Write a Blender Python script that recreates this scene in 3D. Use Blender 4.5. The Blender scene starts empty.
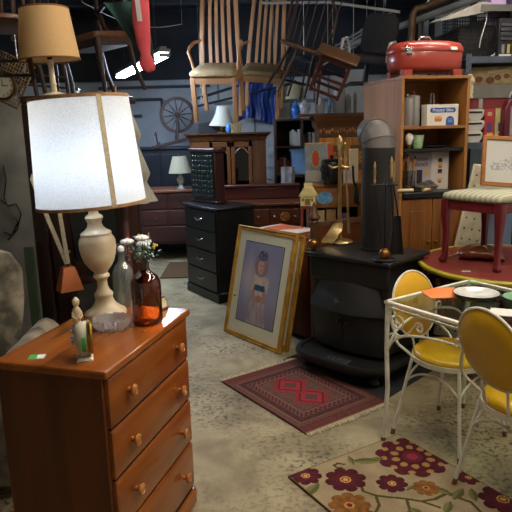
import bpy, bmesh, math, random
from mathutils import Vector, Matrix, Euler, noise
random.seed(7)
SC = bpy.context.scene
COL = SC.collection
PI = math.pi

# ------------------------------------------------------------------ camera (eye 1.6 m, looking 12 deg down)
EYE = Vector((0, 0, 1.6)); FPX = 600.0
_p, _r = math.radians(12), math.radians(1.5)
_F = Vector((0, math.cos(_p), -math.sin(_p)))
_U0 = Vector((0, math.sin(_p), math.cos(_p))); _R0 = Vector((1, 0, 0))
_R = _R0*math.cos(_r) - _U0*math.sin(_r); _U = _U0*math.cos(_r) + _R0*math.sin(_r)
cam = bpy.data.cameras.new('camera'); cam.sensor_width = 36; cam.lens = FPX/512*36
cam.clip_start = .05; cam.clip_end = 100
camo = bpy.data.objects.new('camera', cam); COL.objects.link(camo)
camo.matrix_world = Matrix(((_R.x, _U.x, -_F.x, EYE.x), (_R.y, _U.y, -_F.y, EYE.y), (_R.z, _U.z, -_F.z, EYE.z), (0, 0, 0, 1)))
SC.camera = camo
def _ray(x, y): return _F + _R*((x-256)/FPX) - _U*((y-256)/FPX)
def on(x, y, z=0.0):
    'the point of the level z seen at x, y of the survey photograph'
    d = _ray(x, y); return EYE + d*((z-1.6)/d.z)
def at(x, y, Y):
    'the point at distance Y into the room seen at x, y of the survey photograph'
    d = _ray(x, y); return EYE + d*(Y/d.y)

# ------------------------------------------------------------------ materials
def lin(c):
    if isinstance(c, str):
        c = c.lstrip('#'); c = [int(c[i:i+2], 16)/255 for i in (0, 2, 4)]
    return tuple((v/12.92 if v <= .04045 else ((v+.055)/1.055)**2.4) for v in c) + (1,)
_mats = {}
def mat(name, c1, c2=None, rough=.5, metal=0, scale=6, stretch=(1, 1, 1), detail=4, lo=.35, hi=.65, bump=0, bscale=None,
        spec=.5, coat=0, trans=0, ior=1.45, sheen=0, emit=None, estr=0, alpha=1, attr=None, rvar=0):
    if name in _mats: return _mats[name]
    m = bpy.data.materials.new(name); m.use_nodes = True; nt = m.node_tree; N = nt.nodes; L = nt.links
    b = N['Principled BSDF']
    b.inputs['Roughness'].default_value = rough; b.inputs['Metallic'].default_value = metal
    b.inputs['Specular IOR Level'].default_value = spec; b.inputs['Coat Weight'].default_value = coat
    b.inputs['Coat Roughness'].default_value = .15
    b.inputs['Transmission Weight'].default_value = trans; b.inputs['IOR'].default_value = ior
    b.inputs['Sheen Weight'].default_value = sheen; b.inputs['Alpha'].default_value = alpha
    b.inputs['Base Color'].default_value = lin(c1)
    if emit: b.inputs['Emission Color'].default_value = lin(emit); b.inputs['Emission Strength'].default_value = estr
    tc = N.new('ShaderNodeTexCoord'); mp = N.new('ShaderNodeMapping'); mp.inputs['Scale'].default_value = stretch
    L.new(tc.outputs['Object'], mp.inputs['Vector'])
    nz = N.new('ShaderNodeTexNoise'); nz.inputs['Scale'].default_value = scale; nz.inputs['Detail'].default_value = detail
    L.new(mp.outputs['Vector'], nz.inputs['Vector'])
    if attr:
        a = N.new('ShaderNodeVertexColor'); a.layer_name = attr; L.new(a.outputs['Color'], b.inputs['Base Color'])
    elif c2 is not None:
        rp = N.new('ShaderNodeValToRGB'); e = rp.color_ramp.elements
        e[0].position = lo; e[0].color = lin(c1); e[1].position = hi; e[1].color = lin(c2)
        L.new(nz.outputs['Fac'], rp.inputs['Fac']); L.new(rp.outputs['Color'], b.inputs['Base Color'])
    if rvar:
        mr = N.new('ShaderNodeMapRange'); mr.inputs['To Min'].default_value = max(0, rough-rvar); mr.inputs['To Max'].default_value = min(1, rough+rvar)
        L.new(nz.outputs['Fac'], mr.inputs['Value']); L.new(mr.outputs['Result'], b.inputs['Roughness'])
    if bump:
        bn = N.new('ShaderNodeBump'); bn.inputs['Strength'].default_value = bump; bn.inputs['Distance'].default_value = .01
        src = nz
        if bscale:
            src = N.new('ShaderNodeTexNoise'); src.inputs['Scale'].default_value = bscale; src.inputs['Detail'].default_value = 3
            L.new(mp.outputs['Vector'], src.inputs['Vector'])
        L.new(src.outputs['Fac'], bn.inputs['Height']); L.new(bn.outputs['Normal'], b.inputs['Normal'])
    _mats[name] = m; return m
def wood(name, c1, c2, axis='x', rough=.35, scale=5, coat=.0, lo=.3, hi=.7):
    s = {'x': (.12, 1.6, 1.6), 'y': (1.6, .12, 1.6), 'z': (1.6, 1.6, .12)}[axis]
    return mat(name, c1, c2, rough=rough, scale=scale*2.2, stretch=s, detail=6, lo=lo, hi=hi, bump=.05, coat=coat)
def glow(name, c, s):
    if name in _mats: return _mats[name]
    m = bpy.data.materials.new(name); m.use_nodes = True; N = m.node_tree.nodes; N.clear()
    e = N.new('ShaderNodeEmission'); e.inputs[0].default_value = lin(c); e.inputs[1].default_value = s
    o = N.new('ShaderNodeOutputMaterial'); m.node_tree.links.new(e.outputs[0], o.inputs[0]); _mats[name] = m; return m
def shade_mat(name, c, c2, w=.5, weave=220, tc='#ffffff'):
    'lamp shade cloth: diffuse and translucent'
    if name in _mats: return _mats[name]
    m = bpy.data.materials.new(name); m.use_nodes = True; nt = m.node_tree; N = nt.nodes; L = nt.links; N.clear()
    t = N.new('ShaderNodeTexCoord'); mp = N.new('ShaderNodeMapping'); mp.inputs['Scale'].default_value = (1, 1, 3)
    nz = N.new('ShaderNodeTexNoise'); nz.inputs['Scale'].default_value = weave; L.new(t.outputs['Object'], mp.inputs['Vector']); L.new(mp.outputs['Vector'], nz.inputs['Vector'])
    rp = N.new('ShaderNodeValToRGB'); e = rp.color_ramp.elements; e[0].position = .35; e[0].color = lin(c); e[1].position = .65; e[1].color = lin(c2)
    L.new(nz.outputs['Fac'], rp.inputs['Fac'])
    d = N.new('ShaderNodeBsdfDiffuse'); tr = N.new('ShaderNodeBsdfTranslucent'); mx = N.new('ShaderNodeMixShader'); mx.inputs[0].default_value = w
    L.new(rp.outputs['Color'], d.inputs[0]); L.new(rp.outputs['Color'], tr.inputs[0])
    L.new(d.outputs[0], mx.inputs[1]); L.new(tr.outputs[0], mx.inputs[2])
    o = N.new('ShaderNodeOutputMaterial'); L.new(mx.outputs[0], o.inputs[0]); _mats[name] = m; return m
def brightened_glass(name, c, w=.35):
    'clear glass: see-through, gloss and a white share standing in for highlights'
    m = clear_glass(name, c, .75, .05); nt = m.node_tree; N = nt.nodes; o = [n for n in N if n.type == 'OUTPUT_MATERIAL'][0]; src = o.inputs[0].links[0].from_socket
    d = N.new('ShaderNodeBsdfDiffuse'); d.inputs[0].default_value = lin('#e4e6e6'); mx = N.new('ShaderNodeMixShader'); mx.inputs[0].default_value = w
    nt.links.new(src, mx.inputs[1]); nt.links.new(d.outputs[0], mx.inputs[2]); nt.links.new(mx.outputs[0], o.inputs[0]); return m
def clear_glass(name, c, w=.85, rough=.03):
    'thin glass pane: mostly see-through with a gloss'
    if name in _mats: return _mats[name]
    m = bpy.data.materials.new(name); m.use_nodes = True; nt = m.node_tree; N = nt.nodes; L = nt.links; N.clear()
    t = N.new('ShaderNodeBsdfTransparent'); t.inputs[0].default_value = lin(c)
    g = N.new('ShaderNodeBsdfGlossy'); g.inputs['Roughness'].default_value = rough
    f = N.new('ShaderNodeLayerWeight'); f.inputs['Blend'].default_value = .5
    pw_ = N.new('ShaderNodeMath'); pw_.operation = 'POWER'; pw_.inputs[1].default_value = 4; L.new(f.outputs['Facing'], pw_.inputs[0])
    mr = N.new('ShaderNodeMapRange'); mr.inputs['To Min'].default_value = (1-w)*.4; mr.inputs['To Max'].default_value = .8
    L.new(pw_.outputs[0], mr.inputs['Value'])
    mx = N.new('ShaderNodeMixShader'); L.new(mr.outputs['Result'], mx.inputs[0]); L.new(t.outputs[0], mx.inputs[1]); L.new(g.outputs[0], mx.inputs[2])
    o = N.new('ShaderNodeOutputMaterial'); L.new(mx.outputs[0], o.inputs[0]); _mats[name] = m; return m

# ------------------------------------------------------------------ mesh builder
def V(*a): return Vector(a)
def R(d): return math.radians(d)
class MB:
    def __init__(s): s.bm = bmesh.new(); s.T = Matrix()
    def _v(s, p): return s.bm.verts.new(s.T @ Vector(p))
    def _f(s, vs):
        try: return s.bm.faces.new(vs)
        except ValueError: return None
    def box(s, c, d, rot=(0, 0, 0), taper=None):
        'box centred at c of size d; taper = (x, y) scale of its top'
        M_ = Matrix.Translation(c) @ Euler(rot).to_matrix().to_4x4(); tx, ty = taper or (1, 1)
        v = []
        for z in (-.5, .5):
            a, b = (tx, ty) if z > 0 else (1, 1)
            for x, y in ((-.5, -.5), (.5, -.5), (.5, .5), (-.5, .5)): v.append(s._v(M_ @ V(x*d[0]*a, y*d[1]*b, z*d[2])))
        for f in ((3, 2, 1, 0), (4, 5, 6, 7), (0, 1, 5, 4), (1, 2, 6, 5), (2, 3, 7, 6), (3, 0, 4, 7)): s._f([v[i] for i in f])
        return s
    def bb(s, x0, x1, y0, y1, z0, z1): return s.box(((x0+x1)/2, (y0+y1)/2, (z0+z1)/2), (x1-x0, y1-y0, z1-z0))
    def loft(s, rings, cap=True, close=False):
        'rings of points, all the same count, joined into a skin'
        rs = [[s._v(p) for p in r] for r in rings]; n = len(rs[0])
        for a, b in zip(rs, rs[1:] + ([rs[0]] if close else [])):
            for i in range(n): s._f([a[i], a[(i+1) % n], b[(i+1) % n], b[i]])
        if cap and not close: s._f(rs[0][::-1]); s._f(rs[-1])
        return s
    def tube(s, pts, r, n=8, closed=False, flat=1.0):
        pts = [Vector(p) for p in pts]; k = len(pts); rr = r if isinstance(r, (list, tuple)) else [r]*k
        rings = []; up = None
        for i, p in enumerate(pts):
            a = pts[i-1] if (i or closed) else p; b = pts[(i+1) % k] if (i < k-1 or closed) else p
            t = (b-a).normalized() if (b-a).length > 1e-9 else V(0, 0, 1)
            if up is None: up = t.orthogonal().normalized()
            up = (up - t*up.dot(t)); up = up.normalized() if up.length > 1e-6 else t.orthogonal().normalized()
            w = t.cross(up)
            rings.append([p + (up*math.cos(2*PI*j/n) + w*math.sin(2*PI*j/n)*flat)*rr[i] for j in range(n)])
        return s.loft(rings, close=closed)
    def cyl(s, p0, p1, r0, r1=None, n=16): return s.tube([p0, p1], [r0, r0 if r1 is None else r1], n)
    def lathe(s, prof, n=32, c=(0, 0, 0), cap=True):
        c = Vector(c)
        return s.loft([[c + V(max(r, 1e-4)*math.cos(2*PI*j/n), max(r, 1e-4)*math.sin(2*PI*j/n), z) for j in range(n)] for r, z in prof], cap=cap)
    def prism(s, outline, z0, z1):
        return s.loft([[V(x, y, z0) for x, y in outline], [V(x, y, z1) for x, y in outline]])
    def ball(s, c, r, n=16, m=10):
        c = Vector(c); r = (r, r, r) if isinstance(r, (int, float)) else r
        rings = []
        for i in range(1, m):
            a = PI*i/m - PI/2
            rings.append([c + V(r[0]*math.cos(a)*math.cos(2*PI*j/n), r[1]*math.cos(a)*math.sin(2*PI*j/n), r[2]*math.sin(a)) for j in range(n)])
        s.loft(rings, cap=False)
        vs = list(s.bm.verts)[-(m-1)*n:]
        b = s._v(c - V(0, 0, r[2])); t = s._v(c + V(0, 0, r[2]))
        for j in range(n): s._f([b, vs[(j+1) % n], vs[j]]); s._f([t, vs[-n+j], vs[-n+(j+1) % n]])
        return s
    def sheet(s, fn, nu, nv, th=.004):
        'a cloth: fn(u, v) -> point, given a thickness th'
        g = [[Vector(fn(i/nu, j/nv)) for j in range(nv+1)] for i in range(nu+1)]
        def nrm(i, j):
            a = g[min(i+1, nu)][j]-g[max(i-1, 0)][j]; b = g[i][min(j+1, nv)]-g[i][max(j-1, 0)]
            q = a.cross(b); return q.normalized() if q.length > 1e-9 else V(0, 0, 1)
        A = [[s._v(g[i][j]+nrm(i, j)*th/2) for j in range(nv+1)] for i in range(nu+1)]
        B = [[s._v(g[i][j]-nrm(i, j)*th/2) for j in range(nv+1)] for i in range(nu+1)]
        for i in range(nu):
            for j in range(nv):
                s._f([A[i][j], A[i+1][j], A[i+1][j+1], A[i][j+1]]); s._f([B[i][j+1], B[i+1][j+1], B[i+1][j], B[i][j]])
        for i in range(nu): s._f([A[i][0], B[i][0], B[i+1][0], A[i+1][0]]); s._f([A[i+1][nv], B[i+1][nv], B[i][nv], A[i][nv]])
        for j in range(nv): s._f([A[0][j+1], B[0][j+1], B[0][j], A[0][j]]); s._f([A[nu][j], B[nu][j], B[nu][j+1], A[nu][j+1]])
        return s
    def out(s, name, m, parent=None, loc=None, rot=None, bevel=0, smooth=40, sub=0, seg=2):
        bmesh.ops.recalc_face_normals(s.bm, faces=s.bm.faces)
        me = bpy.data.meshes.new(name); s.bm.to_mesh(me); s.bm.free()
        if smooth:
            me.polygons.foreach_set('use_smooth', [True]*len(me.polygons))
            me.set_sharp_from_angle(angle=R(smooth))
        me.materials.append(m)
        o = bpy.data.objects.new(name, me); COL.objects.link(o)
        if parent: o.parent = parent
        if loc is not None: o.location = loc
        if rot is not None: o.rotation_euler = rot
        if bevel:
            b = o.modifiers.new('bevel', 'BEVEL'); b.width = bevel; b.segments = seg; b.limit_method = 'ANGLE'; b.angle_limit = R(35); b.harden_normals = False
        if sub:
            d = o.modifiers.new('sub', 'SUBSURF'); d.levels = sub; d.render_levels = sub
        return o
def tag(o, label, cat, group=None, kind=None):
    o['label'] = label; o['category'] = cat
    if group: o['group'] = group
    if kind: o['kind'] = kind
    return o
def thing(name, label, cat, loc=(0, 0, 0), rz=0, group=None, rot=None):
    o = bpy.data.objects.new(name, None); COL.objects.link(o); o.empty_display_size = .05
    o.location = loc; o.rotation_euler = rot or (0, 0, rz)
    return tag(o, label, cat, group)
def struct(o): o['kind'] = 'structure'; return o
def dup(root, loc, rot=None, label=None, scale=None):
    r = root.copy(); COL.objects.link(r); r.location = loc
    if rot is not None: r.rotation_euler = rot
    if label: r['label'] = label
    if scale: r.scale = scale
    for ch in list(root.children):
        c = ch.copy(); COL.objects.link(c); c.parent = r
        for g in list(ch.children):
            d = g.copy(); COL.objects.link(d); d.parent = c
    return r
def text(name, s, size, m, parent, loc, rot, ext=.0006, align='CENTER', sx=1.0):
    cu = bpy.data.curves.new(name, 'FONT'); cu.body = s; cu.size = size; cu.extrude = ext; cu.align_x = align; cu.align_y = 'CENTER'
    t = bpy.data.objects.new(name, cu); COL.objects.link(t)
    bpy.context.view_layer.update()
    me = bpy.data.meshes.new_from_object(t.evaluated_get(bpy.context.evaluated_depsgraph_get()))
    bpy.data.objects.remove(t); me.materials.clear(); me.materials.append(m)
    o = bpy.data.objects.new(name, me); COL.objects.link(o); o.parent = parent; o.location = loc; o.rotation_euler = rot; o.scale = (sx, 1, 1)
    return o
def painted(name, m, fn, nu, nv, w, h, th, parent=None, loc=(0, 0, 0), rot=(0, 0, 0), wave=None):
    'a woven, printed or painted sheet, w x h in its own xy plane: fn(u, v) -> sRGB colour of its design'
    bm = bmesh.new(); g = []
    for i in range(nu+1):
        g.append([bm.verts.new(((i/nu-.5)*w, (j/nv-.5)*h, th + (wave(i/nu, j/nv) if wave else 0))) for j in range(nv+1)])
    cl = bm.loops.layers.float_color.new('design')
    for i in range(nu):
        for j in range(nv):
            f = bm.faces.new((g[i][j], g[i+1][j], g[i+1][j+1], g[i][j+1])); c = lin(fn((i+.5)/nu, (j+.5)/nv))
            for l in f.loops: l[cl] = c
    # edge and underside
    rim = [g[i][0] for i in range(nu+1)] + [g[nu][j] for j in range(1, nv+1)] + [g[i][nv] for i in range(nu-1, -1, -1)] + [g[0][j] for j in range(nv-1, 0, -1)]
    low = [bm.verts.new((v.co.x, v.co.y, 0)) for v in rim]; k = len(rim)
    ec = lin(fn(.5, .002))
    for i in range(k):
        f = bm.faces.new((rim[(i+1) % k], rim[i], low[i], low[(i+1) % k]))
        for l in f.loops: l[cl] = ec
    f = bm.faces.new(low[::-1])
    for l in f.loops: l[cl] = ec
    me = bpy.data.meshes.new(name); bm.to_mesh(me); bm.free(); me.materials.append(m)
    o = bpy.data.objects.new(name, me); COL.objects.link(o); o.location = loc; o.rotation_euler = rot
    if parent: o.parent = parent
    return o
def hx(c): c = c.lstrip('#'); return tuple(int(c[i:i+2], 16)/255 for i in (0, 2, 4))
def mixc(a, b, t): t = max(0, min(1, t)); return tuple(x+(y-x)*t for x, y in zip(a, b))
def nz2(x, y, s=1, z=0): return noise.noise(V(x*s, y*s, z))
def circ(cx, cy, r, n=24, ry=None, a0=0, a1=2*PI): return [(cx+r*math.cos(a0+(a1-a0)*i/n), cy+(ry or r)*math.sin(a0+(a1-a0)*i/n)) for i in range(n + (0 if abs(a1-a0-2*PI) < 1e-6 else 1))]
def bez(p0, p1, p2, p3, n=12):
    p0, p1, p2, p3 = map(Vector, (p0, p1, p2, p3)); o = []
    for i in range(n+1):
        t = i/n; o.append(p0*(1-t)**3 + p1*3*t*(1-t)**2 + p2*3*t*t*(1-t) + p3*t**3)
    return o
# ------------------------------------------------------------------ the setting
def concrete():
    m = bpy.data.materials.new('stained concrete'); m.use_nodes = True; nt = m.node_tree; N = nt.nodes; L = nt.links; b = N['Principled BSDF']
    tc = N.new('ShaderNodeTexCoord')
    def nz(sc, det, dist=0):
        n = N.new('ShaderNodeTexNoise'); n.inputs['Scale'].default_value = sc; n.inputs['Detail'].default_value = det; n.inputs['Distortion'].default_value = dist
        L.new(tc.outputs['Object'], n.inputs['Vector']); return n
    def ramp(src, stops):
        r = N.new('ShaderNodeValToRGB'); e = r.color_ramp.elements
        while len(e) < len(stops): e.new(.5)
        for q, (p, c) in zip(e, stops): q.position = p; q.color = lin(c)
        L.new(src.outputs['Fac'], r.inputs['Fac']); return r
    base = ramp(nz(1.6, 8, .6), [(.3, '#877b60'), (.5, '#9b8f6f'), (.72, '#aca080')])
    spots = ramp(nz(38, 8, .5), [(.36, '#6f6455'), (.52, '#ffffff')]); blot = ramp(nz(3.2, 6, 1.2), [(.38, '#d8d4cd'), (.60, '#ffffff')])
    pale = ramp(nz(5, 10, 1.5), [(.62, '#000000'), (.75, '#55534f')])
    area = ramp(nz(1.1, 3), [(.42, '#000000'), (.62, '#ffffff')])
    m1 = N.new('ShaderNodeMix'); m1.data_type = 'RGBA'; m1.blend_type = 'MULTIPLY'; m1.inputs[0].default_value = 1
    L.new(base.outputs[0], m1.inputs[6]); L.new(blot.outputs[0], m1.inputs[7])
    m2 = N.new('ShaderNodeMix'); m2.data_type = 'RGBA'; m2.blend_type = 'MULTIPLY'
    L.new(area.outputs[0], m2.inputs[0]); L.new(m1.outputs[2], m2.inputs[6]); L.new(spots.outputs[0], m2.inputs[7])
    m3 = N.new('ShaderNodeMix'); m3.data_type = 'RGBA'; m3.blend_type = 'ADD'; m3.inputs[0].default_value = .35
    L.new(m2.outputs[2], m3.inputs[6]); L.new(pale.outputs[0], m3.inputs[7]); L.new(m3.outputs[2], b.inputs['Base Color'])
    b.inputs['Roughness'].default_value = .62; b.inputs['Specular IOR Level'].default_value = .35
    bn = N.new('ShaderNodeBump'); bn.inputs['Strength'].default_value = .25; bn.inputs['Distance'].default_value = .004
    g = nz(90, 4); L.new(g.outputs['Fac'], bn.inputs['Height']); L.new(bn.outputs['Normal'], b.inputs['Normal']); return m
struct(MB().bb(-4.2, 4.5, -2.5, 9.3, -.12, 0).out('floor', concrete(), smooth=0))
wallblue = mat('blue grey painted block wall', '#98a2ac', '#aeb7be', rough=.8, scale=2.5, bump=.2, bscale=30)
plaster = mat('worn pale plaster', '#7c7c7a', '#a3a29c', rough=.85, scale=4, detail=8, bump=.3)
dkpaint = mat('dark ceiling boards', '#181b21', '#23272e', rough=.85, scale=3, stretch=(1, 6, 1))  # one dark tone for ceiling, joists and loft boards
whitepanel = mat('pale insulation board', '#a2a6a6', '#b9bcbb', rough=.75, scale=2, bump=.1)
struct(MB().bb(-4.2, -.55, 9.0, 9.15, 0, 3.25).out('wall_back', wallblue, smooth=0))
struct(MB().bb(-4.2, -4.05, -2.5, 9.0, 0, 3.25).out('wall_left', plaster, smooth=0))
m = MB(); m.bb(-4.2, 4.5, -2.5, 9.15, 3.25, 3.35)
struct(m.out('ceiling', dkpaint, smooth=0))
m = MB()
for y in (6.3, 7.6): m.bb(-4.05, 3.4, y, y+.12, 3.08, 3.25)
for x in (-2.5, -.6, 1.3): m.bb(x, x+.1, 4.0, 8.84, 3.14, 3.25)
struct(m.out('trim_ceiling_joists', dkpaint, smooth=0))
# boarded dark face above the back of the shop
struct(MB().bb(-4.05, 2.35, 8.85, 8.9, 2.31, 3.25).out('wall_loft', dkpaint, smooth=0))
# right side wall: runs a little inwards towards the back
A, B_ = V(3.75, -2.5, 0), V(2.25, 10.6, 0); d = (B_-A); L_ = d.length; d.normalize(); n = V(d.y, -d.x, 0)
def along(m, s0, s1, o0, o1, z0, z1):
    q = [A+d*s0+n*o0, A+d*s1+n*o0, A+d*s1+n*o1, A+d*s0+n*o1]
    m.loft([[p+V(0, 0, z0) for p in q], [p+V(0, 0, z1) for p in q]])
m = MB(); along(m, 0, L_, 0, .15, 0, 3.25); struct(m.out('wall_right', whitepanel, smooth=0))
m = MB()
for s in (7.5, 8.7, 9.9, 11.1, 12.3): along(m, s, s+.09, -.05, 0, 0, 3.25)
along(m, 6, L_, -.06, 0, 2.62, 2.72); along(m, 6, L_, -.08, 0, 3.0, 3.12)
struct(m.out('trim_right_studs', mat('dark stud timber', '#2c2a28', '#3d3a37', rough=.8), smooth=0))
# plaster pier on the left, white panels at the back
struct(MB().bb(-4.05, -1.42, 4.25, 4.4, 0, 1.84).out('wall_pier', plaster, smooth=0))
struct(MB().bb(-.55, 2.6, 9.0, 9.1, 0, 3.25).out('wall_partition', whitepanel, smooth=0))
m = MB()
for x in (-.5, .02, .55, 1.1): m.bb(x, x+.03, 8.985, 9.0, 0, 3.2)
m.bb(-.55, 2.2, 8.975, 9.0, 1.95, 2.0)
struct(m.out('trim_partition', mat('grey batten', '#6f7476', rough=.7), smooth=0))
# pipes on the back wall
m = MB()
for z, x0, x1 in ((2.05, -2.6, -1.3), (2.22, -2.2, -.6), (1.82, -2.6, -1.6)): m.tube([(x0, 8.95, z), (x1, 8.95, z)], .02)
m.tube([(-1.3, 8.95, 2.05), (-1.3, 8.95, 1.9)], .022)
tag(m.out('wall_pipes', mat('dull pipe', '#4d555d', rough=.5, metal=.4)), 'grey horizontal pipes running along the blue grey back wall', 'pipe')

# ------------------------------------------------------------------ light
SC.view_settings.view_transform = 'Standard'; SC.view_settings.look = 'None'; SC.view_settings.gamma = 1; SC.view_settings.use_curve_mapping = False
SC.view_settings.exposure = 0.2
w = bpy.data.worlds.new('world'); SC.world = w; w.use_nodes = True
w.node_tree.nodes['Background'].inputs[0].default_value = lin('#fff0da'); w.node_tree.nodes['Background'].inputs[1].default_value = .16
tube_w = glow('lit fluorescent tube', '#fff0dc', 40)
tube_r = glow('lit warm tube', '#fff0dc', 75)
tube_b = glow('lit blue white tube', '#cfe2ff', 130)
housing = mat('grey enamel fitting', '#5d6268', rough=.5)
def fluoro(a, b, tm, label, drop=.3, group=None):
    'a two-tube batten hung from the ceiling between a and b'
    a, b = Vector(a), Vector(b); mid = (a+b)/2; dr = (b-a); ln = dr.length; rot = dr.to_track_quat('X', 'Z').to_euler()
    t = thing('fluorescent_light', label, 'ceiling light', mid, rot=rot, group=group)
    h = MB(); h.box((0, 0, .04), (ln, .11, .03)); h.box((0, 0, .065), (ln*.96, .06, .03)); h.out('housing', housing, t, bevel=.008)
    for sx in (-1, 1): MB().box((sx*(ln/2-.015), 0, 0), (.025, .10, .035)).out('end_cap', housing, t, bevel=.006)
    for sy in (-1, 1): MB().cyl((-ln/2+.03, sy*.03, 0), (ln/2-.03, sy*.03, 0), .019, n=12).out('tube', tm, t)
    for sx in (-.35, .35):
        MB().cyl((sx*ln, 0, .08), (sx*ln, 0, .08+max(.05, 3.25-mid.z-.08)), .003, n=6).out('hanging_wire', mat('dark hanging wire', '#2c2d30', rough=.5), t)
    return t
p = at(120, 77, 7.3); q = at(165, 55, 5.5)
fluoro(p, q, tube_b, 'lit fluorescent tube light hanging low above the back of the shop on the left')
fluoro((-.1, 3.7, 3.05), (-.1, 2.1, 3.05), tube_w, 'lit fluorescent fitting, unseen, placed overhead to light the portrait and stove front', group=None)  # unseen fitting, placed to light the leaning portrait and stove front
fluoro((.9, 2.9, 3.05), (.9, .5, 3.05), tube_r, 'lit fluorescent fitting overhead above the glass table')
fluoro((1.0, 4.3, 3.08), (2.2, 4.3, 3.08), tube_r, 'lit fluorescent fitting overhead above the stove and armoire')
fluoro((2.1, 3.4, 3.05), (2.1, 1.8, 3.05), tube_r, 'lit fluorescent fitting, unseen, added overhead to brighten the right side')  # unseen lamp added to brighten the right side of the shop
# ------------------------------------------------------------------ dresser and what stands on it
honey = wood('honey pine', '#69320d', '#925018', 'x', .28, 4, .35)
honey_z = wood('shaded honey pine side', '#4f240a', '#6d3510', 'z', .34, 4, .2)  # darker copy of the pine; the side's shade is put into the colour
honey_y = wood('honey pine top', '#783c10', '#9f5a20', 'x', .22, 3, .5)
knobm = wood('turned knob wood', '#8a4a20', '#b8793e', 'z', .22, 8, .6)
dark_gap = mat('dark drawer gap', '#1c0d05', rough=.8)
DZ = .885
D = thing('dresser', 'honey brown pine dresser with four wide drawers carrying the lit lamp', 'dresser', (-.575, 2.10, 0), R(73.5))
W2, D2 = .325, .2
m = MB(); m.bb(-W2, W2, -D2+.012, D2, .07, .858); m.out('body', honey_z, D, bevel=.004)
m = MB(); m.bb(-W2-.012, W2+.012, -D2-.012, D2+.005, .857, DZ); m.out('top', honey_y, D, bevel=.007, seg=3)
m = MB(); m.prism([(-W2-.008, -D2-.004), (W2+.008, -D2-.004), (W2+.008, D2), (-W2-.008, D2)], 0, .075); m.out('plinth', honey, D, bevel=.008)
zt = .850
for hgt in (.175, .175, .19, .205):
    z0, z1 = zt-hgt+.008, zt; zt -= hgt+.004
    if z0 < .085: z0 = .085
    c = (0, -D2+.006, (z0+z1)/2)
    dr = MB(); dr.loft([[V(x, y, z) for x, z in ((-W2+.012+e, z0+e), (W2-.012-e, z0+e), (W2-.012-e, z1-e), (-W2+.012+e, z1-e))] for y, e in ((-D2+.014, 0), (-D2-.001, .001), (-D2-.006, .012))])
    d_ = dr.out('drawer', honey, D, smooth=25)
    for kx in (-.195, .2):
        k = MB(); k.T = Matrix.Translation((kx, -D2-.006, (z0+z1)/2)) @ Matrix.Rotation(R(90), 4, 'X')
        k.lathe([(.009, 0), (.008, .008), (.011, .012), (.019, .017), (.021, .022), (.019, .027), (.012, .030), (.011, .028), (.003, .029), (0, .029)], 20)
        k.out('knob', knobm, d_)
MB().bb(-W2+.02, W2-.02, -D2+.004, -D2+.011, .08, .85).out('gap_shade', dark_gap, D)  # dark sheet in place of the shade between the drawers

tag(MB().box((0, 0, .0008), (.05, .036, .0012)).out('price_sticker', mat('sticker white', '#e8ece8', rough=.6), loc=on(37, 357, DZ), rot=(0, 0, R(8))), 'green and white price sticker stuck on the dresser top', 'sticker')
st = bpy.data.objects['price_sticker']; MB().box((-.012, 0, .0018), (.026, .035, .001)).out('green_band', mat('sticker green', '#3fb44e', rough=.6), st)

# alabaster lamp
alab = mat('cream alabaster', '#c9b48e', '#e2d3b2', rough=.3, scale=14, detail=6, coat=.2, spec=.5)
lx, ly, _ = on(105, 321, DZ); ly += .085; lx -= .015
Lp = thing('table_lamp', 'lit table lamp with cream alabaster urn base and large white drum shade on dresser', 'lamp', (lx, ly, DZ), rot=(0, R(-2.6), 0))
k = .00131
prof = [(62, 0), (63, 8), (60, 14), (50, 20), (42, 27), (33, 36), (29, 44), (26, 52), (27, 60), (29, 64), (27, 70), (20, 78), (15, 92), (15, 108), (19, 116), (25, 121), (24, 127), (19, 131), (22, 138), (33, 150), (44, 168), (51, 190), (54, 210), (54, 228), (51, 238), (46, 246), (45, 250), (46, 254), (42, 258), (33, 263), (24, 272), (20, 284), (25, 296), (27, 300), (24, 306), (15, 312), (13, 320), (19, 325), (19, 330), (12, 335), (9, 340), (0, 340)]
MB().lathe([(r*k, z*k) for r, z in prof], 40).out('urn', alab, Lp, smooth=50)
brass = mat('brass', '#b08a3c', '#8d6a2a', rough=.28, metal=1, scale=8)
steel = mat('bright steel', '#b9bcc0', rough=.25, metal=1)
m = MB(); m.cyl((0, 0, .445), (0, 0, .50), .013); m.cyl((0, 0, .50), (0, 0, .53), .018, .016); m.out('socket', brass, Lp)
ZS0, ZS1 = .448, .842
rb, rt_ = .206, .182
bulb = MB(); bulb.lathe([(.012, .53), (.014, .545), (.03, .575), (.036, .605), (.03, .635), (.015, .652), (0, .655)], 20); bulb.out('bulb', glow('lit lamp bulb', '#d6e6ff', 34), Lp)
m = MB()
for a in range(3): m.tube([(0, 0, .835), (rt_*math.cos(a*2.094), rt_*math.sin(a*2.094), .842)], .003, 6)
m.tube([(.016, 0, .52), (.05, 0, .58), (.055, 0, .65), (.035, 0, .73), (0, 0, .76), (0, 0, .84), (0, 0, .865)], .0025, 6); m.tube([(.0, 0, .76), (-.035, 0, .73), (-.055, 0, .65), (-.05, 0, .58), (-.016, 0, .52)], .0025, 6)
m.out('harp', steel, Lp)
MB().ball((0, 0, .87), .01).out('finial', steel, Lp)
sh = MB(); n = 64
def ringp(r, z): return [V(r*math.cos(2*PI*j/n), r*math.sin(2*PI*j/n), z) for j in range(n)]
sh.loft([ringp(rb, ZS0), ringp(rb+(rt_-rb)*.5, (ZS0+ZS1)/2), ringp(rt_, ZS1)], cap=False)
sho = sh.out('lamp_shade', shade_mat('white linen shade', '#d6d9d7', '#f3f4f2', .5), Lp)
trimm = mat('tan shade binding', '#a8835c', '#8f6c49', rough=.8, scale=60)
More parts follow.
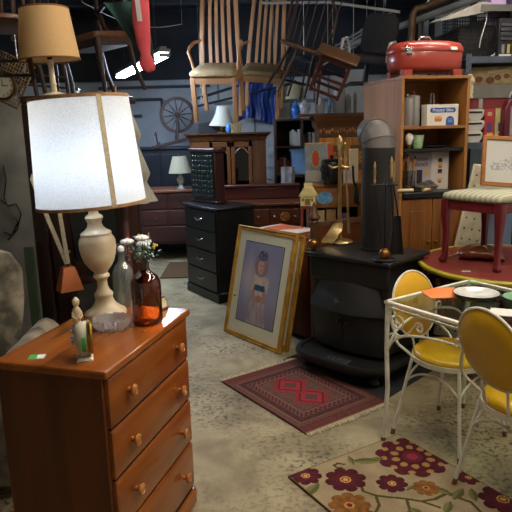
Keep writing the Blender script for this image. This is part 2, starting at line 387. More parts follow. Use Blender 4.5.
for r, z in ((rb, ZS0), (rt_, ZS1)):
    m = MB(); m.loft([[V((r+o)*math.cos(2*PI*j/n), (r+o)*math.sin(2*PI*j/n), z+h) for j in range(n)] for o, h in ((.002, -.006), (.003, .006), (-.002, .006), (-.002, -.006))], close=True); m.out('binding', trimm, sho)
aa = R(-53); m = MB()
def sp(r, a, z): return V(r*math.cos(a), r*math.sin(a), z)
m.loft([[sp(rb+.001, aa-.045, ZS0), sp(rb+.003, aa-.045, ZS0), sp(rb+.003, aa+.045, ZS0), sp(rb+.001, aa+.045, ZS0)], [sp(rt_+.001, aa-.05, ZS1), sp(rt_+.003, aa-.05, ZS1), sp(rt_+.003, aa+.05, ZS1), sp(rt_+.001, aa+.05, ZS1)]])
m.out('seam_band', mat('beige seam band', '#b3a383', '#c6b899', rough=.85, scale=90), sho)

# brown bottle with flowers
amber = clear_glass('amber brown glass', '#b06a30', .7, .04)
bp = on(146, 326.5, DZ)+V(0, .045, 0)
k = .00102
MB().lathe([(0, 0), (45, 0), (50, 3), (52, 10), (52, 95), (52, 140), (50, 158), (42, 174), (28, 186), (19, 196), (16, 205), (16, 226), (20, 228), (20, 238), (16, 240), (13, 240)], 40, cap=False).out('glass_bottle', amber, loc=bp).scale = (1.08*k, 1.08*k, 1.03*k)
tag(bpy.data.objects['glass_bottle'], 'brown amber glass bottle with rounded shoulders standing at the front edge of the dresser', 'bottle')
cglass = brightened_glass('clear bottle glass', '#dfe8e6', .07)  # white share brightens the bottle, standing in for its highlights
cp = on(124, 306, DZ)+V(0, .02, 0)
t = thing('clear_bottle', 'clear glass bottle with wire bail stopper behind the brown bottle', 'bottle', cp)
MB().lathe([(r*.001, z*.001) for r, z in [(0, 1), (38, 0), (43, 4), (44, 20), (44, 120), (43, 145), (32, 168), (18, 184), (14, 194), (14, 222), (17, 224), (17, 232), (11, 232), (11, 194), (15, 184), (29, 166), (37, 144), (38, 120), (38, 20), (36, 6), (0, 4)]], 36, cap=False).out('bottle_body', cglass, t)
m = MB(); m.lathe([(0, .228), (.011, .229), (.014, .234), (.014, .246), (.008, .254), (0, .256)], 16); m.out('stopper', mat('white porcelain', '#e6e6e0', rough=.2), t)
MB().tube([(.017, 0, .215), (.024, .0, .235), (.014, 0, .262), (-.014, 0, .262), (-.024, 0, .235), (-.017, 0, .215)], .0018, 6).out('wire_bail', steel, t)
# flowers standing in the brown bottle
fl = thing('flower_bunch', 'small bunch of artificial white flowers and pale green sprigs in the brown bottle neck', 'flowers', bp+V(0, 0, .20))
rnd = random.Random(3)
stemm = mat('sprig green', '#3f5a34', '#6f8560', rough=.6, scale=30)
m = MB()
heads = []
for i in range(13):
    a = rnd.uniform(0, 2*PI); r_ = rnd.uniform(.012, .062); z_ = rnd.uniform(.075, .135)
    tip = V(r_*math.cos(a)-.008, r_*math.sin(a)*.8, z_); heads.append(tip)
    m.tube([(0.004*math.cos(a), .004*math.sin(a), -.02), (.006*math.cos(a), .006*math.sin(a), .035), tip], .0014, 5)
m.out('stems', stemm, fl)
m = MB()
for i, tip in enumerate(heads):
    for j in range(7):
        a = rnd.uniform(0, 2*PI); c = tip*rnd.uniform(.6, 1.05)+V(.013*math.cos(a), .013*math.sin(a), rnd.uniform(-.02, .012))
        m.T = Matrix.Translation(c) @ Euler((rnd.uniform(-1, 1), rnd.uniform(-1, 1), a)).to_matrix().to_4x4()
        m.loft([[V(0, 0, 0), V(.006, .004, .001), V(.016, 0, .002), V(.006, -.004, .001)], [V(0, 0, .0006), V(.006, .004, .0018), V(.016, 0, .0025), V(.006, -.004, .0018)]])
m.T = Matrix(); m.out('leaves', mat('dusty sprig leaves', '#7b9aa0', '#a9bfc0', rough=.6, scale=40), fl)
wf = mat('white silk petal', '#e9e8e2', '#cfd6da', rough=.7, scale=60); rf = mat('red berry', '#b02038', rough=.4); yf = mat('yellow blossom', '#d8c23a', rough=.6)
for i, tip in enumerate(heads):
    m = MB()
    if i in (0, 3, 6, 11):
        for j in range(6):
            a = j*PI/3; m.ball(tip+V(.013*math.cos(a), .013*math.sin(a), .002), (.014, .014, .009), 8, 6)
        m.ball(tip+V(0, 0, .006), .010, 8, 6); m.out('white_flower', wf, fl)
    elif i in (1, 5, 9): m.ball(tip, .006, 8, 6); m.out('berry', rf, fl)
    elif i in (2, 8):
        for j in range(4): m.ball(tip+V(rnd.uniform(-.008, .008), rnd.uniform(-.008, .008), j*.004), .005, 7, 5)
        m.out('yellow_flower', yf, fl)
# small framed card behind the bottle
tg = thing('small_clock', 'small dark framed card leaning behind the brown bottle', 'card', on(166.5, 310, DZ)+V(-.01, .012, 0), R(40), rot=(R(-22), 0, R(60)))
MB().box((0, 0, .026), (.05, .012, .052)).out('frame', wood('dark card frame', '#3a2414', '#54351e', 'z', .4), tg, bevel=.003)
MB().box((0, -.0065, .026), (.036, .002, .038)).out('card', mat('cream card', '#cdbf9c', '#a9946a', rough=.6, scale=60), tg)
tg.name = 'framed_card'
# cut glass bowl
crystal = mat('cut crystal', '#f4f7f8', rough=.06, trans=.72, ior=1.45, spec=.8)
bl = MB(); N_ = 48; rings = []
for r, z, w_ in [(.045, 0, .0), (.056, .001, .0), (.062, .012, .005), (.066, .024, .0055), (.069, .036, .003), (.067, .0385, .0), (.063, .036, .0), (.058, .014, 0), (.05, .008, 0)]:
    rings.append([V((r+w_*(1 if j % 2 else -1))*math.cos(2*PI*j/N_), (r+w_*(1 if j % 2 else -1))*math.sin(2*PI*j/N_), z+(.003 if (j % 4 == 0 and z > .03) else 0)) for j in range(N_)])
bl.loft(rings); tag(bl.out('glass_bowl', crystal, loc=on(110, 330, DZ)+V(.0, .03, 0), smooth=0), 'round cut crystal glass bowl in front of the alabaster lamp', 'bowl')
# carved figurine
fg = MB(); k = .00105
fg.lathe([(r*k, z*k) for r, z in [(17, 0), (18, 4), (14, 10), (12, 30), (13, 50), (15, 62), (14, 72), (8, 80), (7, 84), (11, 90), (13, 98), (12, 106), (7, 112), (4, 116), (0, 118)]], 20)
for s in (-1, 1): fg.tube([(s*.013, 0, .068), (s*.016, -.008, .05), (s*.006, -.017, .042)], [.006, .005, .004], 8)
tag(fg.out('figurine', mat('old ivory', '#c9b994', '#ded0ae', rough=.45, scale=20), loc=on(77, 330, DZ)+V(0, .015, 0), rot=(0, 0, .5)), 'small cream carved figurine on the dresser beside the alabaster lamp', 'figurine')
# alarm clock, its face turned to the right
cream = mat('cream enamel', '#c9c3a8', '#d8d2ba', rough=.35, scale=10)
ck = thing('alarm_clock', 'cream alarm clock with brass rim seen from the side on the dresser', 'clock', on(83, 361, DZ)+V(0, .025, 0), R(15)); ck.scale = (.92, .92, .92)
m = MB(); m.T = Matrix.Translation((0, 0, .078)) @ Matrix.Rotation(R(90), 4, 'Y')
m.lathe([(0, -.03), (.03, -.03), (.045, -.024), (.055, -.008), (.057, .012), (.054, .018), (0, .018)], 36); m.T = Matrix(); m.out('case', cream, ck)
m = MB(); m.T = Matrix.Translation((0, 0, .078)) @ Matrix.Rotation(R(90), 4, 'Y')
m.lathe([(.056, .014), (.062, .016), (.063, .026), (.058, .032), (.051, .030), (.051, .016)], 36, cap=False); m.T = Matrix(); m.out('rim', brass, ck)
m = MB(); m.cyl((.018, 0, .078), (.024, 0, .078), .052, n=32); m.out('dial', mat('clock dial', '#e4dfcb', rough=.4), ck)
m = MB(); m.box((.026, 0, .092), (.002, .005, .03)); m.box((.026, .012, .078), (.002, .03, .004)); m.out('hands', mat('black paint', '#17171a', rough=.4), ck)
MB().box((0, 0, .006), (.06, .075, .012), taper=(.7, .8)).out('foot', cream, ck, bevel=.003)
MB().box((0, 0, .018), (.03, .03, .02), taper=(.8, .9)).out('neck', cream, ck, bevel=.003)
m = MB()
for y, z in ((.018, .095), (-.018, .085), (.005, .062)): m.cyl((-.03, y, z), (-.042, y, z), .007, n=10)
m.out('winding_knobs', steel, ck)
m = MB(); m.T = Matrix.Translation((0, 0, .078)) @ Matrix.Rotation(R(90), 4, 'Y')
m.loft([[V((.0585 if z > -.007 else .056)*math.cos(a), (.0585 if z > -.007 else .056)*math.sin(a), z) for z in (-.006, .008)] + [V(.05*math.cos(a), .05*math.sin(a), z) for z in (.008, -.006)] for a in [R(-105+6*i) for i in range(11)]]); m.T = Matrix(); m.out('green_sticker', mat('sticker green', '#3fb44e'), ck)

# ------------------------------------------------------------------ left: armchair, tall cabinet, hung things
camo = mat('mottled olive brown upholstery', '#4a4639', '#a39783', rough=.9, scale=6, detail=8, lo=.40, hi=.60, sheen=.2)
ac = thing('armchair', 'mottled olive brown upholstered armchair partly hidden behind the dresser', 'armchair', (-1.60, 2.76, 0))
MB().box((0, -.06, .33), (.80, .62, .22)).out('seat', camo, ac, bevel=.05, seg=4)
MB().box((0, .0, .14), (1.05, .66, .2)).out('base', camo, ac, bevel=.03, seg=3)
m = MB(); m.loft([[V(x, y+.33+dy, z) for x, y in circ(0, 0, hw, 20, .085)] for z, hw, dy in ((.2, .30, -.06), (.5, .33, -.04), (.75, .36, 0), (.9, .35, .04), (.98, .29, .06), (1.01, .18, .07))]); m.out('backrest', camo, ac, smooth=60)
for s in (-1, 1):
    m = MB(); m.loft([[V(s*.475+x, y, z*zz) for x, z in [(p_, q_) for p_, q_ in ((-.075, .2), (-.075, .48), (-.07, .57), (-.04, .62), (0, .635), (.04, .62), (.07, .57), (.075, .48), (.075, .2))]] for y, zz in ((-.36, .93), (-.34, .99), (0, 1), (.3, 1.02), (.36, .95))]); m.out('arm', camo, ac, smooth=60, bevel=.01)
for sx in (-1, 1):
    for sy in (-1, 1): MB().cyl((sx*.3, sy*.26, .05), (sx*.3, sy*.26, 0), .025, .018).out('leg', dark_gap, ac)
grn = MB().bb(-.025, .025, -.012, .012, 0, 1.0)
tag(grn.out('green_board', mat('green board', '#2c3a26', '#3d4b33', rough=.7), loc=(-1.24, 3.22, 0), bevel=.003), 'narrow green board standing between the armchair and dark cabinet', 'board')

dkred = wood('dark mahogany', '#1d0d0a', '#3a1a12', 'z', .35, 4, .2)
dkred_x = wood('dark mahogany rail', '#1d0d0a', '#351810', 'x', .35, 4, .2)
dkglass = mat('dark cabinet glass', '#0b0f11', '#11181b', rough=.08, spec=.7)
cb = thing('display_cabinet', 'tall dark mahogany cabinet with glazed door behind the lit lamp', 'cabinet', (-.965, 3.5, 0))
MB().bb(-.25, .25, -.16, .17, 0, 1.78).out('body', dkred, cb, bevel=.006)
MB().bb(-.275, .275, -.19, .18, 1.76, 1.8).out('cornice', dkred_x, cb, bevel=.008)
MB().bb(-.27, -.19, -.2, -.16, 0, 1.76).out('post', wood('red mahogany', '#1d0f0d', '#30170f', 'z', .35), cb, bevel=.01)
dd = MB(); dd.bb(-.11, .24, -.185, -.16, .2, 1.7); dd = dd.out('door', dkred, cb, bevel=.006)
MB().bb(-.06, .19, -.19, -.18, .26, 1.64).out('glass', dkglass, dd)
m = MB(); m.bb(.05, .075, -.2, -.188, .26, 1.64); m.bb(-.06, .19, -.2, -.188, .78, .80); m.out('glazing_bar', dkred, dd)
MB().ball((-.085, -.2, .95), .012).out('handle', brass, dd)

# small copper bell on straps, hung on the cabinet
bx = at(70, 290, 3.24)
be = thing('cow_bell', 'copper cow bell hanging on pale woven straps in front of the dark cabinet', 'bell', bx)
copper = mat('copper sheet', '#b5683c', '#a35a32', rough=.42, metal=.35, scale=10)
m = MB(); m.loft([[V(x, y, z) for x, y in ((-a, -b), (a, -b), (a, b), (-a, b))] for a, b, z in ((.066, .05, 0), (.034, .026, .13), (.03, .022, .135))]); o = m.out('bell_body', copper, be, rot=(0, 0, R(35)), bevel=.004)
MB().tube([(-.014, 0, .133), (-.014, 0, .155), (.014, 0, .155), (.014, 0, .133)], .004, 6).out('ring', steel, be)
strapm = mat('pale woven strap', '#b0a48c', '#c9bfa8', rough=.9, scale=80)
for nm, dx0, zt_ in (('a', -.155, .62), ('b', -.028, .62)):
    MB().tube([(0 + (.004 if nm == 'b' else -.004), 0, .15), (dx0*.55, .0, .15+(zt_-.15)*.55), (dx0, .02, zt_), (dx0, .055, zt_+.02)], .0125, 8, flat=.35).out('strap', strapm, be)

# amber shade lamp on the cabinet
al = at(55, 100, 3.48); al.z = 1.8
a2 = thing('shaded_lamp', 'unlit lamp with amber tan drum shade standing on the tall dark cabinet', 'lamp', al, rot=(0, R(-2), 0))
MB().lathe([(0, 0), (.075, 0), (.077, .01), (.05, .02), (.018, .03), (.016, .06), (.02, .07), (.016, .08), (.015, .17), (.018, .18), (.015, .20), (0, .20)], 24).out('stem', mat('pale stone stem', '#b9ad92', '#cdc3a8', rough=.4, scale=20), a2)
z0, z1, r0, r1 = .20, .465, .163, .131
m = MB(); m.loft([ringp(r0, z0), ringp(r1, z1)], cap=False); so = m.out('lamp_shade', shade_mat('amber cloth shade', '#c4a272', '#cfae80', .3, 150), a2)
for r, z in ((r0, z0), (r1, z1)): MB().tube([V(r*math.cos(2*PI*j/48), r*math.sin(2*PI*j/48), z) for j in range(48)], .0045, 6, closed=True).out('binding', mat('brown binding', '#7b522a', rough=.8), so)
m = MB(); m.cyl((0, 0, .19), (0, 0, .25), .014); m.tube([(0, 0, .25), (.04, 0, .3), (.04, 0, .38), (0, 0, .45)], .003, 6)
for a in range(3): m.tube([(0, 0, .45), (r1*math.cos(a*2.094), r1*math.sin(a*2.094), z1)], .003, 6)
m.out('fitting', mat('dark bronze', '#3a2f22', rough=.4, metal=.8), a2)

# tall lamp with pale scalloped shade
pl = at(130, 300, 3.12); pl.z = 0
fl2 = thing('floor_lamp', 'floor lamp with dark reddish post and pale scalloped cloth shade behind the lit lamp', 'lamp', pl)
MB().lathe([(0, 0), (.14, 0), (.14, .02), (.06, .04), (.03, .07), (.026, .5), (.032, .52), (.026, .54), (.024, 1.3), (.01, 1.32), (.008, 1.82), (0, 1.83)], 24).out('post', wood('reddish post wood', '#3d1c16', '#552a20', 'z', .4), fl2)
m = MB(); NN = 72; rings = []
for i in range(11):
    f = i/10; z = 1.735-.49*f; ti = min(2, i//4) if i < 10 else 2; r = .062+.03*ti+.05*min(1, (i-4*ti)/3 if ti < 2 else (i-8)/2)
    sc = .012*f
    rings.append([V((r+sc*math.cos(9*2*PI*j/NN))*math.cos(2*PI*j/NN), (r+sc*math.cos(9*2*PI*j/NN))*math.sin(2*PI*j/NN), z-(.03 if i in (3, 7) else 0)*abs(math.sin(4.5*2*PI*j/NN)) + (.0)) for j in range(NN)])
m.loft(rings, cap=False); m.out('lamp_shade', shade_mat('pale scalloped cloth', '#8d8b80', '#a3a196', .35, 120), fl2, smooth=60)
# ------------------------------------------------------------------ rugs
weave = mat('woven wool design', '#ffffff', attr='design', rough=.95, spec=.1, bump=.35, bscale=260)
def persian(u, v):
    # u across the long side (0..1), v across the short side
    x, y = u*1.0, v*.70
    du, dv = min(x, 1.0-x), min(y, .70-y)
    e = min(du-.07, dv)          # plain end bands at both short ends
    red, dk, navy, tan = hx('#663f37'), hx('#3f2b27'), hx('#352b2c'), hx('#705046')
    if du < .075: return mixc(hx('#57302d'), hx('#663833'), .5+.8*nz2(x, y, 30)) if du > .012 else hx('#8a6a50')
    if e < .012: return dk
    cell = .022
    def dot(s):
        a = (x/s) % 1-.5; b = (y/s) % 1-.5; return abs(a)+abs(b)
    if e < .05: return navy if dot(.022) < .28 else mixc(red, tan, .25)
    if e < .06: return tan
    if e < .10: return mixc(red, tan, .35) if dot(.018) < .25 else dk
    if e < .108: return hx('#643634')
    if e < .15: return navy if (int(x/.02)+int(y/.02)) % 2 else hx('#6f4440')
    if e < .158: return tan
    cx, cy = x-.5, y-.35
    for q in (-.12, .12):
        d = abs(cx-q)/.185+abs(cy)/.15
        if d < .35: return tan if (d*12) % 1 < .4 else dk
        if d < .62: return hx('#8f2e34')
        if d < .72: return dk
        if d < .98: return hx('#822c32')
    if (abs(cx)*38) % 1 < .28 or (abs(cy)*38) % 1 < .28: return hx('#684a40')
    return hx('#4c362f')
P1, P2, P3, P4 = on(220, 382), on(297.5, 360), on(387, 403), on(307, 435)
pc = (P1+P2+P3+P4)/4; ul = ((P3-P2)+(P4-P1))/2
rzp = math.atan2(ul.y, ul.x); RL = ul.length; RW = (((P2-P1)+(P3-P4))/2).length
pr = painted('persian_rug', weave, persian, 200, 140, RL, RW, .006, loc=pc+V(0, 0, .003), rot=(0, 0, rzp), wave=lambda u, v: .001*nz2(u, v, 6))
tag(pr, 'small dark red oriental rug with two diamond medallions on the concrete before the stove', 'rug')
m = MB(); rnd = random.Random(5)
for sx in (-1, 1):
    m2 = MB()
    for i in range(70):
        y = (-.5+(i+.5)/70)*RW; l_ = rnd.uniform(.02, .045)
        m2.tube([(sx*RL/2, y, .004), (sx*(RL/2+l_*.6), y+rnd.uniform(-.006, .006), .0035), (sx*(RL/2+l_), y+rnd.uniform(-.01, .01), .0025)],   .0032, 4)
    m2.out('fringe', mat('cream fringe', '#b5a684', '#d0c4a5', rough=.95, scale=80), pr)
F1, F2, F3 = on(288, 478), on(398, 436), on(512, 490)
fe = (F1-F2); fw = fe.length; fe.normalize(); fo = V(-fe.y, fe.x, 0)
if fo.dot(F3-F2) < 0: fo = -fo
fl_ = 1.05
FLW = [  # centre (along F2->F1 from F2, away along the length), radius, petals, kind
    (.10, .20, .175, 10, 0), (.496, .172, .095, 8, 1), (.341, .311, .07, 8, 1), (.241, .42, .06, 8, 2), (.63, .045, .075, 8, 1), (.605, .33, .09, 8, 2), (.03, .66, .10, 8, 1), (.02, .47, .055, 6, 1),
    (.38, .74, .15, 10, 0), (.15, .88, .08, 7, 1), (.58, .58, .07, 8, 1), (.62, .86, .1, 8, 2)]
VINES = [[(.47, .25), (.49, .285), (.465, .34), (.42, .385), (.37, .43), (.33, .48), (.30, .55)], [(.465, .34), (.50, .40), (.55, .43), (.57, .40), (.545, .38)], [(.33, .48), (.27, .50), (.2, .5), (.14, .54)], [(.42, .07), (.44, .045), (.465, .05), (.468, .075), (.45, .085)], [(.37, .43), (.42, .50), (.48, .52), (.5, .49)], [(.2, .5), (.16, .60), (.2, .72)]]
LEAVES = [(.16, .53, .055, .3), (.20, .47, .05, 1.9), (.314, .105, .07, 2.6), (.672, .15, .065, .4), (.37, .06, .04, 1.2), (.11, .57, .05, .9), (.40, .53, .05, 1.7), (.27, .57, .05, .5), (.24, .14, .05, 2.2), (.54, .49, .05, 1.1), (.3, .38, .03, .2)]
def floral(u, v):
    s, t = u*fw, v*fl_
    base = mixc(hx('#86755a'), hx('#a08e70'), .5+.6*nz2(s, t, 14)+.3*nz2(s, t, 120))
    if t < .006 or s < .006 or s > fw-.006: return hx('#5a4a38')
    for cx, cy, r, n, kd in FLW:
        dx, dy = s-cx, t-cy; d = math.hypot(dx, dy)/r
        if d < 1.05:
            a = math.atan2(dy, dx)
            pet = abs(math.cos(n*a/2+cx*9)); edge = .74+.28*pet**.5
            if d < edge:
                if kd == 0:
                    if d < .16: return hx('#8c2f3a')
                    arc_ = (((a*n/(2*PI)) % 1)-.5)*2*PI/n*d
                    if d < .36: return hx('#5a2630') if d < .30 else hx('#45191f')
                    if (arc_/.10)**2+((d-.50)/.12)**2 < 1: return mixc(hx('#a07c48'), hx('#8a5f38'), abs(d-.5)*6)
                    arc_ = (((a*n/(2*PI)+cx*9/PI) % 1)-.5)*2*PI/n*d
                    if (arc_/.10)**2+((d-.80)/.085)**2 < 1: return hx('#9a7245')
                    return mixc(hx('#57232a'), hx('#431a1f'), .5+nz2(s, t, 60))
                if kd == 1:
                    if d < .13: return hx('#c59a4e')
                    if d < .2: return hx('#6e1c2b')
                    if d < .27: return hx('#b9925a')
                    return mixc(hx('#5c262c'), hx('#431a20'), d+.4*nz2(s, t, 50))
                if d < .15: return hx('#6e1c2b')
                if d < .25: return hx('#a98145')
                return mixc(hx('#6b4322'), hx('#845a2c'), .5+nz2(s, t, 40))
    for cx, cy, r, a in LEAVES:
        dx, dy = s-cx, t-cy; p = dx*math.cos(a)+dy*math.sin(a); q = -dx*math.sin(a)+dy*math.cos(a)
        if abs(p) < r and abs(q) < .38*r*(1-(p/r)**2): return hx('#55522e') if q > 0 else hx('#6d6a42')
    for vn in VINES:
        for (ax, ay), (bx_, by_) in zip(vn, vn[1:]):
            l2 = (bx_-ax)**2+(by_-ay)**2; f = max(0, min(1, ((s-ax)*(bx_-ax)+(t-ay)*(by_-ay))/l2))
            if math.hypot(s-ax-f*(bx_-ax), t-ay-f*(by_-ay)) < .007: return hx('#4c4426')
    return base
fc = F2+fe*fw/2+fo*fl_/2
fx = fe; rzf = math.atan2(fx.y, fx.x)
# local x = along F2->F1, local y = +-fo
sgn = 1 if V(-fx.y, fx.x, 0).dot(fo) > 0 else -1
tag(painted('floral_rug', weave, (lambda u, v: floral(u, v)) if sgn > 0 else (lambda u, v: floral(u, 1-v)), 170, 250, fw, fl_, .012, loc=fc, rot=(0, 0, rzf), wave=lambda u, v: .0015*nz2(u, v, 5)),
    'beige rug with large burgundy flowers on the concrete under the yellow chairs', 'rug')

# ------------------------------------------------------------------ cast iron stove
iron = mat('black cast iron', '#141414', '#1f1f1f', rough=.42, scale=9, detail=6, spec=.5, bump=.05)
iron2 = mat('sooty black iron', '#101113', '#191b1d', rough=.5, scale=7)
dull = mat('dull dark metal', '#2e2f31', '#3d3e40', rough=.45, metal=.3, scale=6)
SX, SY, SA = .735, 3.90, R(-44)
stv = thing('wood_stove', 'black cast iron parlour stove with bulging doors and rounded hearth apron', 'stove', (SX, SY, 0), SA)
MB().bb(-.29, .29, -.2, .24, .16, .755).out('body', iron, stv, bevel=.012)
m = MB(); m.bb(-.325, .325, -.245, .26, .752, .782); m.out('top_plate', iron, stv, bevel=.01, seg=3)
m = MB(); m.bb(-.305, .305, -.222, -.19, .60, .752); m.out('frieze', iron, stv, bevel=.012)
def arc(w, d, n=14): return [(-w+2*w*i/n, -d*(1-((2*i/n-1))**2*.65)) for i in range(n+1)]
m = MB(); rings = []
for z, w, d in ((.63, .21, .015), (.615, .215, .03), (.53, .255, .09), (.45, .285, .14), (.432, .288, .145), (.42, .28, .13)):
    a = arc(w, d); rings.append([V(x, y-.19, z) for x, y in a]+[V(w, -.17, z), V(-w, -.17, z)])
m.loft(rings); hood = m.out('hood', iron, stv, smooth=35)
rose = mat('nickel star', '#8b8c88', rough=.35, metal=.9)
m = MB()
for i in range(5):
    a = i*2*PI/5; m.loft([[V(-.025+.006*math.cos(a+1.3), -.31, .50+.006*math.sin(a+1.3)), V(-.025+.026*math.cos(a), -.305, .50+.026*math.sin(a)), V(-.025+.006*math.cos(a-1.3), -.31, .50+.006*math.sin(a-1.3))], [V(-.025+.006*math.cos(a+1.3), -.28, .50+.006*math.sin(a+1.3)), V(-.025+.02*math.cos(a), -.28, .50+.02*math.sin(a)), V(-.025+.006*math.cos(a-1.3), -.28, .50+.006*math.sin(a-1.3))]])
m.out('draft_star', rose, hood, smooth=0)
for s in (-1, 1):
    m = MB(); rings = []
    for z, w, d in ((.425, .27, .075), (.33, .272, .08), (.25, .270, .078), (.16, .262, .07)):
        a = [(x, y) for x, y in arc(w, d, 28)]; a = a[:15] if s < 0 else a[14:]
        rings.append([V(x+s*.003, y-.19, z) for x, y in a]+[V(a[-1][0]+s*.003, -.16, z), V(a[0][0]+s*.003, -.16, z)])
    m.loft(rings); dr = m.out('door', iron2, stv, smooth=35)
    MB().ball((s*.03, -.274, .36), .012).out('knob', dull, dr)
m = MB(); n = 24
def hearth(w, d, z): return [V(w*math.copysign(abs(math.cos(a))**.5, math.cos(a)), -.1-d*abs(math.sin(a))**.6, z) for a in [PI+PI*i/n for i in range(n+1)]]+[V(w, .24, z), V(-w, .24, z)]
m.loft([hearth(.33, .29, .075), hearth(.36, .33, .09), hearth(.37, .345, .125), hearth(.36, .34, .145), hearth(.335, .315, .145), hearth(.325, .305, .128)]); m.out('hearth_apron', iron, stv, smooth=50)
m = MB()
for i in range(5): m.box((-.03+.036*i, -.37, .137), (.028, .075, .01), (0, 0, .2))
m.out('ash_grate', dull, stv)
for sx in (-1, 1):
    for sy in (-.30, .18):
        m = MB(); m.lathe([(.018, 0), (.03, .006), (.034, .02), (.024, .034), (.02, .05), (.036, .075), (.04, .09)], 14, c=(sx*.27, sy, 0)); m.out('leg', iron, stv)
# floor pad under the stove
mt = mat('black hearth mat', '#1b1c20', '#24262a', rough=.85, scale=20, bump=.2)
pad = MB(); pad.prism([(-.40, -.50), (.36, -.50), (.42, -.40), (.42, .45), (-.46, .45), (-.46, -.40)], 0, .004)
tag(pad.out('hearth_mat', mt, loc=(SX, SY, 0), rot=(0, 0, SA)), 'black protective mat lying on the floor under the stove', 'mat')
for l in [o for o in stv.children]: pass
stv.location.z = .004
# brass balls at the front corners of the stove top
copb = mat('copper ball', '#9a6a34', '#6b4520', rough=.3, metal=.9, scale=30)
for xx, lab in ((-.292, 'copper ball finial on the left front corner of the stove top'), (.262, 'copper ball finial on the right front corner of the stove top')):
    c = V(SX, SY, .79) + Matrix.Rotation(SA, 3, 'Z') @ V(xx, -.2, 0)
    b = MB(); b.ball((0, 0, .042), .036, 20, 14); b.lathe([(.02, 0), (.022, .004), (.01, .01), (.012, .014)], 16)
    tag(b.out('finial_ball', copb, loc=c), lab, 'finial', 'copper balls on the stove')
# stove pipe
pipe = mat('grey brown stove pipe', '#514d4e', '#625d5c', rough=.55, metal=.25, scale=5)
pipe_low = mat('dark stove pipe', '#232121', '#2d2a2a', rough=.5, metal=.3, scale=5)
pc_ = on(377, 248, .79)
sp_ = thing('stove_pipe', 'fat grey stove pipe with segmented elbow rising from the stove top', 'pipe', pc_)
pr_ = .106
m = MB(); m.cyl((0, 0, 0), (0, 0, .675), pr_, n=32); m.out('pipe_section', pipe_low, sp_)
m = MB(); m.lathe([(pr_+.012, .0), (pr_+.012, .012), (pr_, .014)], 32); m.out('collar', iron, sp_)
ed = V(-.36, .93, 0).normalized(); RC = .075
def gore(t0, t1, r):
    ring = []
    for t in (t0, t1):
        c = V(0, 0, .675)+ed*(RC*(1-math.cos(t)))+V(0, 0, RC*math.sin(t)); tg_ = ed*math.sin(t)+V(0, 0, math.cos(t)); sd = ed.cross(V(0, 0, 1)); up = sd.cross(tg_)
        ring.append([c+(sd*math.cos(2*PI*j/32)+up*math.sin(2*PI*j/32))*r for j in range(32)])
    MBx = MB(); MBx.loft(ring); MBx.out('elbow_segment', pipe, sp_)
for i in range(4): gore(R(i*25-3 if i else -2), R(i*25+25), pr_+.003*(i % 2)+.002)
# fire tool stands
def twist(m, pts, r): m.tube(pts, r, 8)
brassy = mat('aged brass', '#c9b07c', '#957a48', rough=.3, metal=.7, scale=14)
ft = on(338, 243, .79)
t = thing('fire_tool_set', 'brass fireplace tool set with shovel standing on the stove top beside the pipe', 'fire tools', ft+V(.02, .02, 0))
m = MB(); m.lathe([(.085, 0), (.09, .006), (.08, .016), (.03, .022), (.014, .03), (.010, .05), (.012, .1), (.008, .12), (.009, .52), (.014, .53), (.009, .545), (.012, .6), (.017, .625), (.012, .65), (.003, .675), (0, .68)], 24); m.out('stand', brassy, t)
m = MB(); m.tube([(-.085, 0, .5), (-.06, 0, .48), (0, 0, .49), (.06, 0, .48), (.085, 0, .5)], .007, 8); m.tube([(0, -.075, .5), (0, -.05, .48), (0, .05, .48), (0, .075, .5)], .006, 8); m.out('hook_arms', brassy, t)
def handle(m, x, y, z0): m.lathe([(.006, z0), (.012, z0+.02), (.008, z0+.04), (.013, z0+.08), (.009, z0+.1), (.011, z0+.115), (.003, z0+.13), (0, z0+.13)], 12, c=(x, y, 0))
m = MB(); m.tube([(-.02, -.03, .10), (-.018, -.035, .3), (-.016, -.04, .56)], .006, 8); handle(m, -.016, -.04, .55)
m.loft([[V(-.02+x*.9-.03*f-.05*f*f, -.04-.05*f, .13-.115*f+h) for x, h in ((-w, .012), (-w*.9, 0), (w*.9, 0), (w, .012), (w*.88, .004), (-w*.88, .004))] for f, w in ((0, .02), (.12, .04), (.4, .05), (1, .052))]); m.out('shovel', brassy, t)
m = MB(); m.tube([(.05, -.02, .06), (.045, -.01, .3), (.03, .0, .52)], .005, 8); m.tube([(.065, .01, .06), (.05, .0, .3), (.03, .0, .52)], .005, 8); handle(m, .03, 0, .51); m.out('tongs', brassy, t)
m = MB(); m.tube([(.085, 0, .49), (.09, .0, .4), (.12, -.01, .27), (.13, -.01, .24)], .008, 8); m.lathe([(.02, .25), (.022, .3), (.012, .36), (.006, .38)], 12, c=(.11, -.005, 0)); m.out('brush', mat('dark iron tool', '#25211d', rough=.5, metal=.6), t); t.scale = (1, 1, 1.1)
bt = on(379, 262, .79)
t = thing('fire_tool_stand', 'black iron fireplace tool set with brass handles standing in front of the pipe', 'fire tools', bt+V(.045, .055, 0))
bi = mat('black wrought iron', '#101012', '#1b1b1d', rough=.45, metal=.4)
m = MB(); m.lathe([(.07, 0), (.074, .006), (.066, .014), (.02, .02), (.008, .03), (.0075, .52), (0, .53)], 20); m.out('stand', bi, t)
m = MB(); m.tube([(-.085, 0, .46), (.07, 0, .46)], .006, 8); m.tube([(0, -.06, .46), (0, .06, .46)], .006, 8); m.out('hook_bar', bi, t)
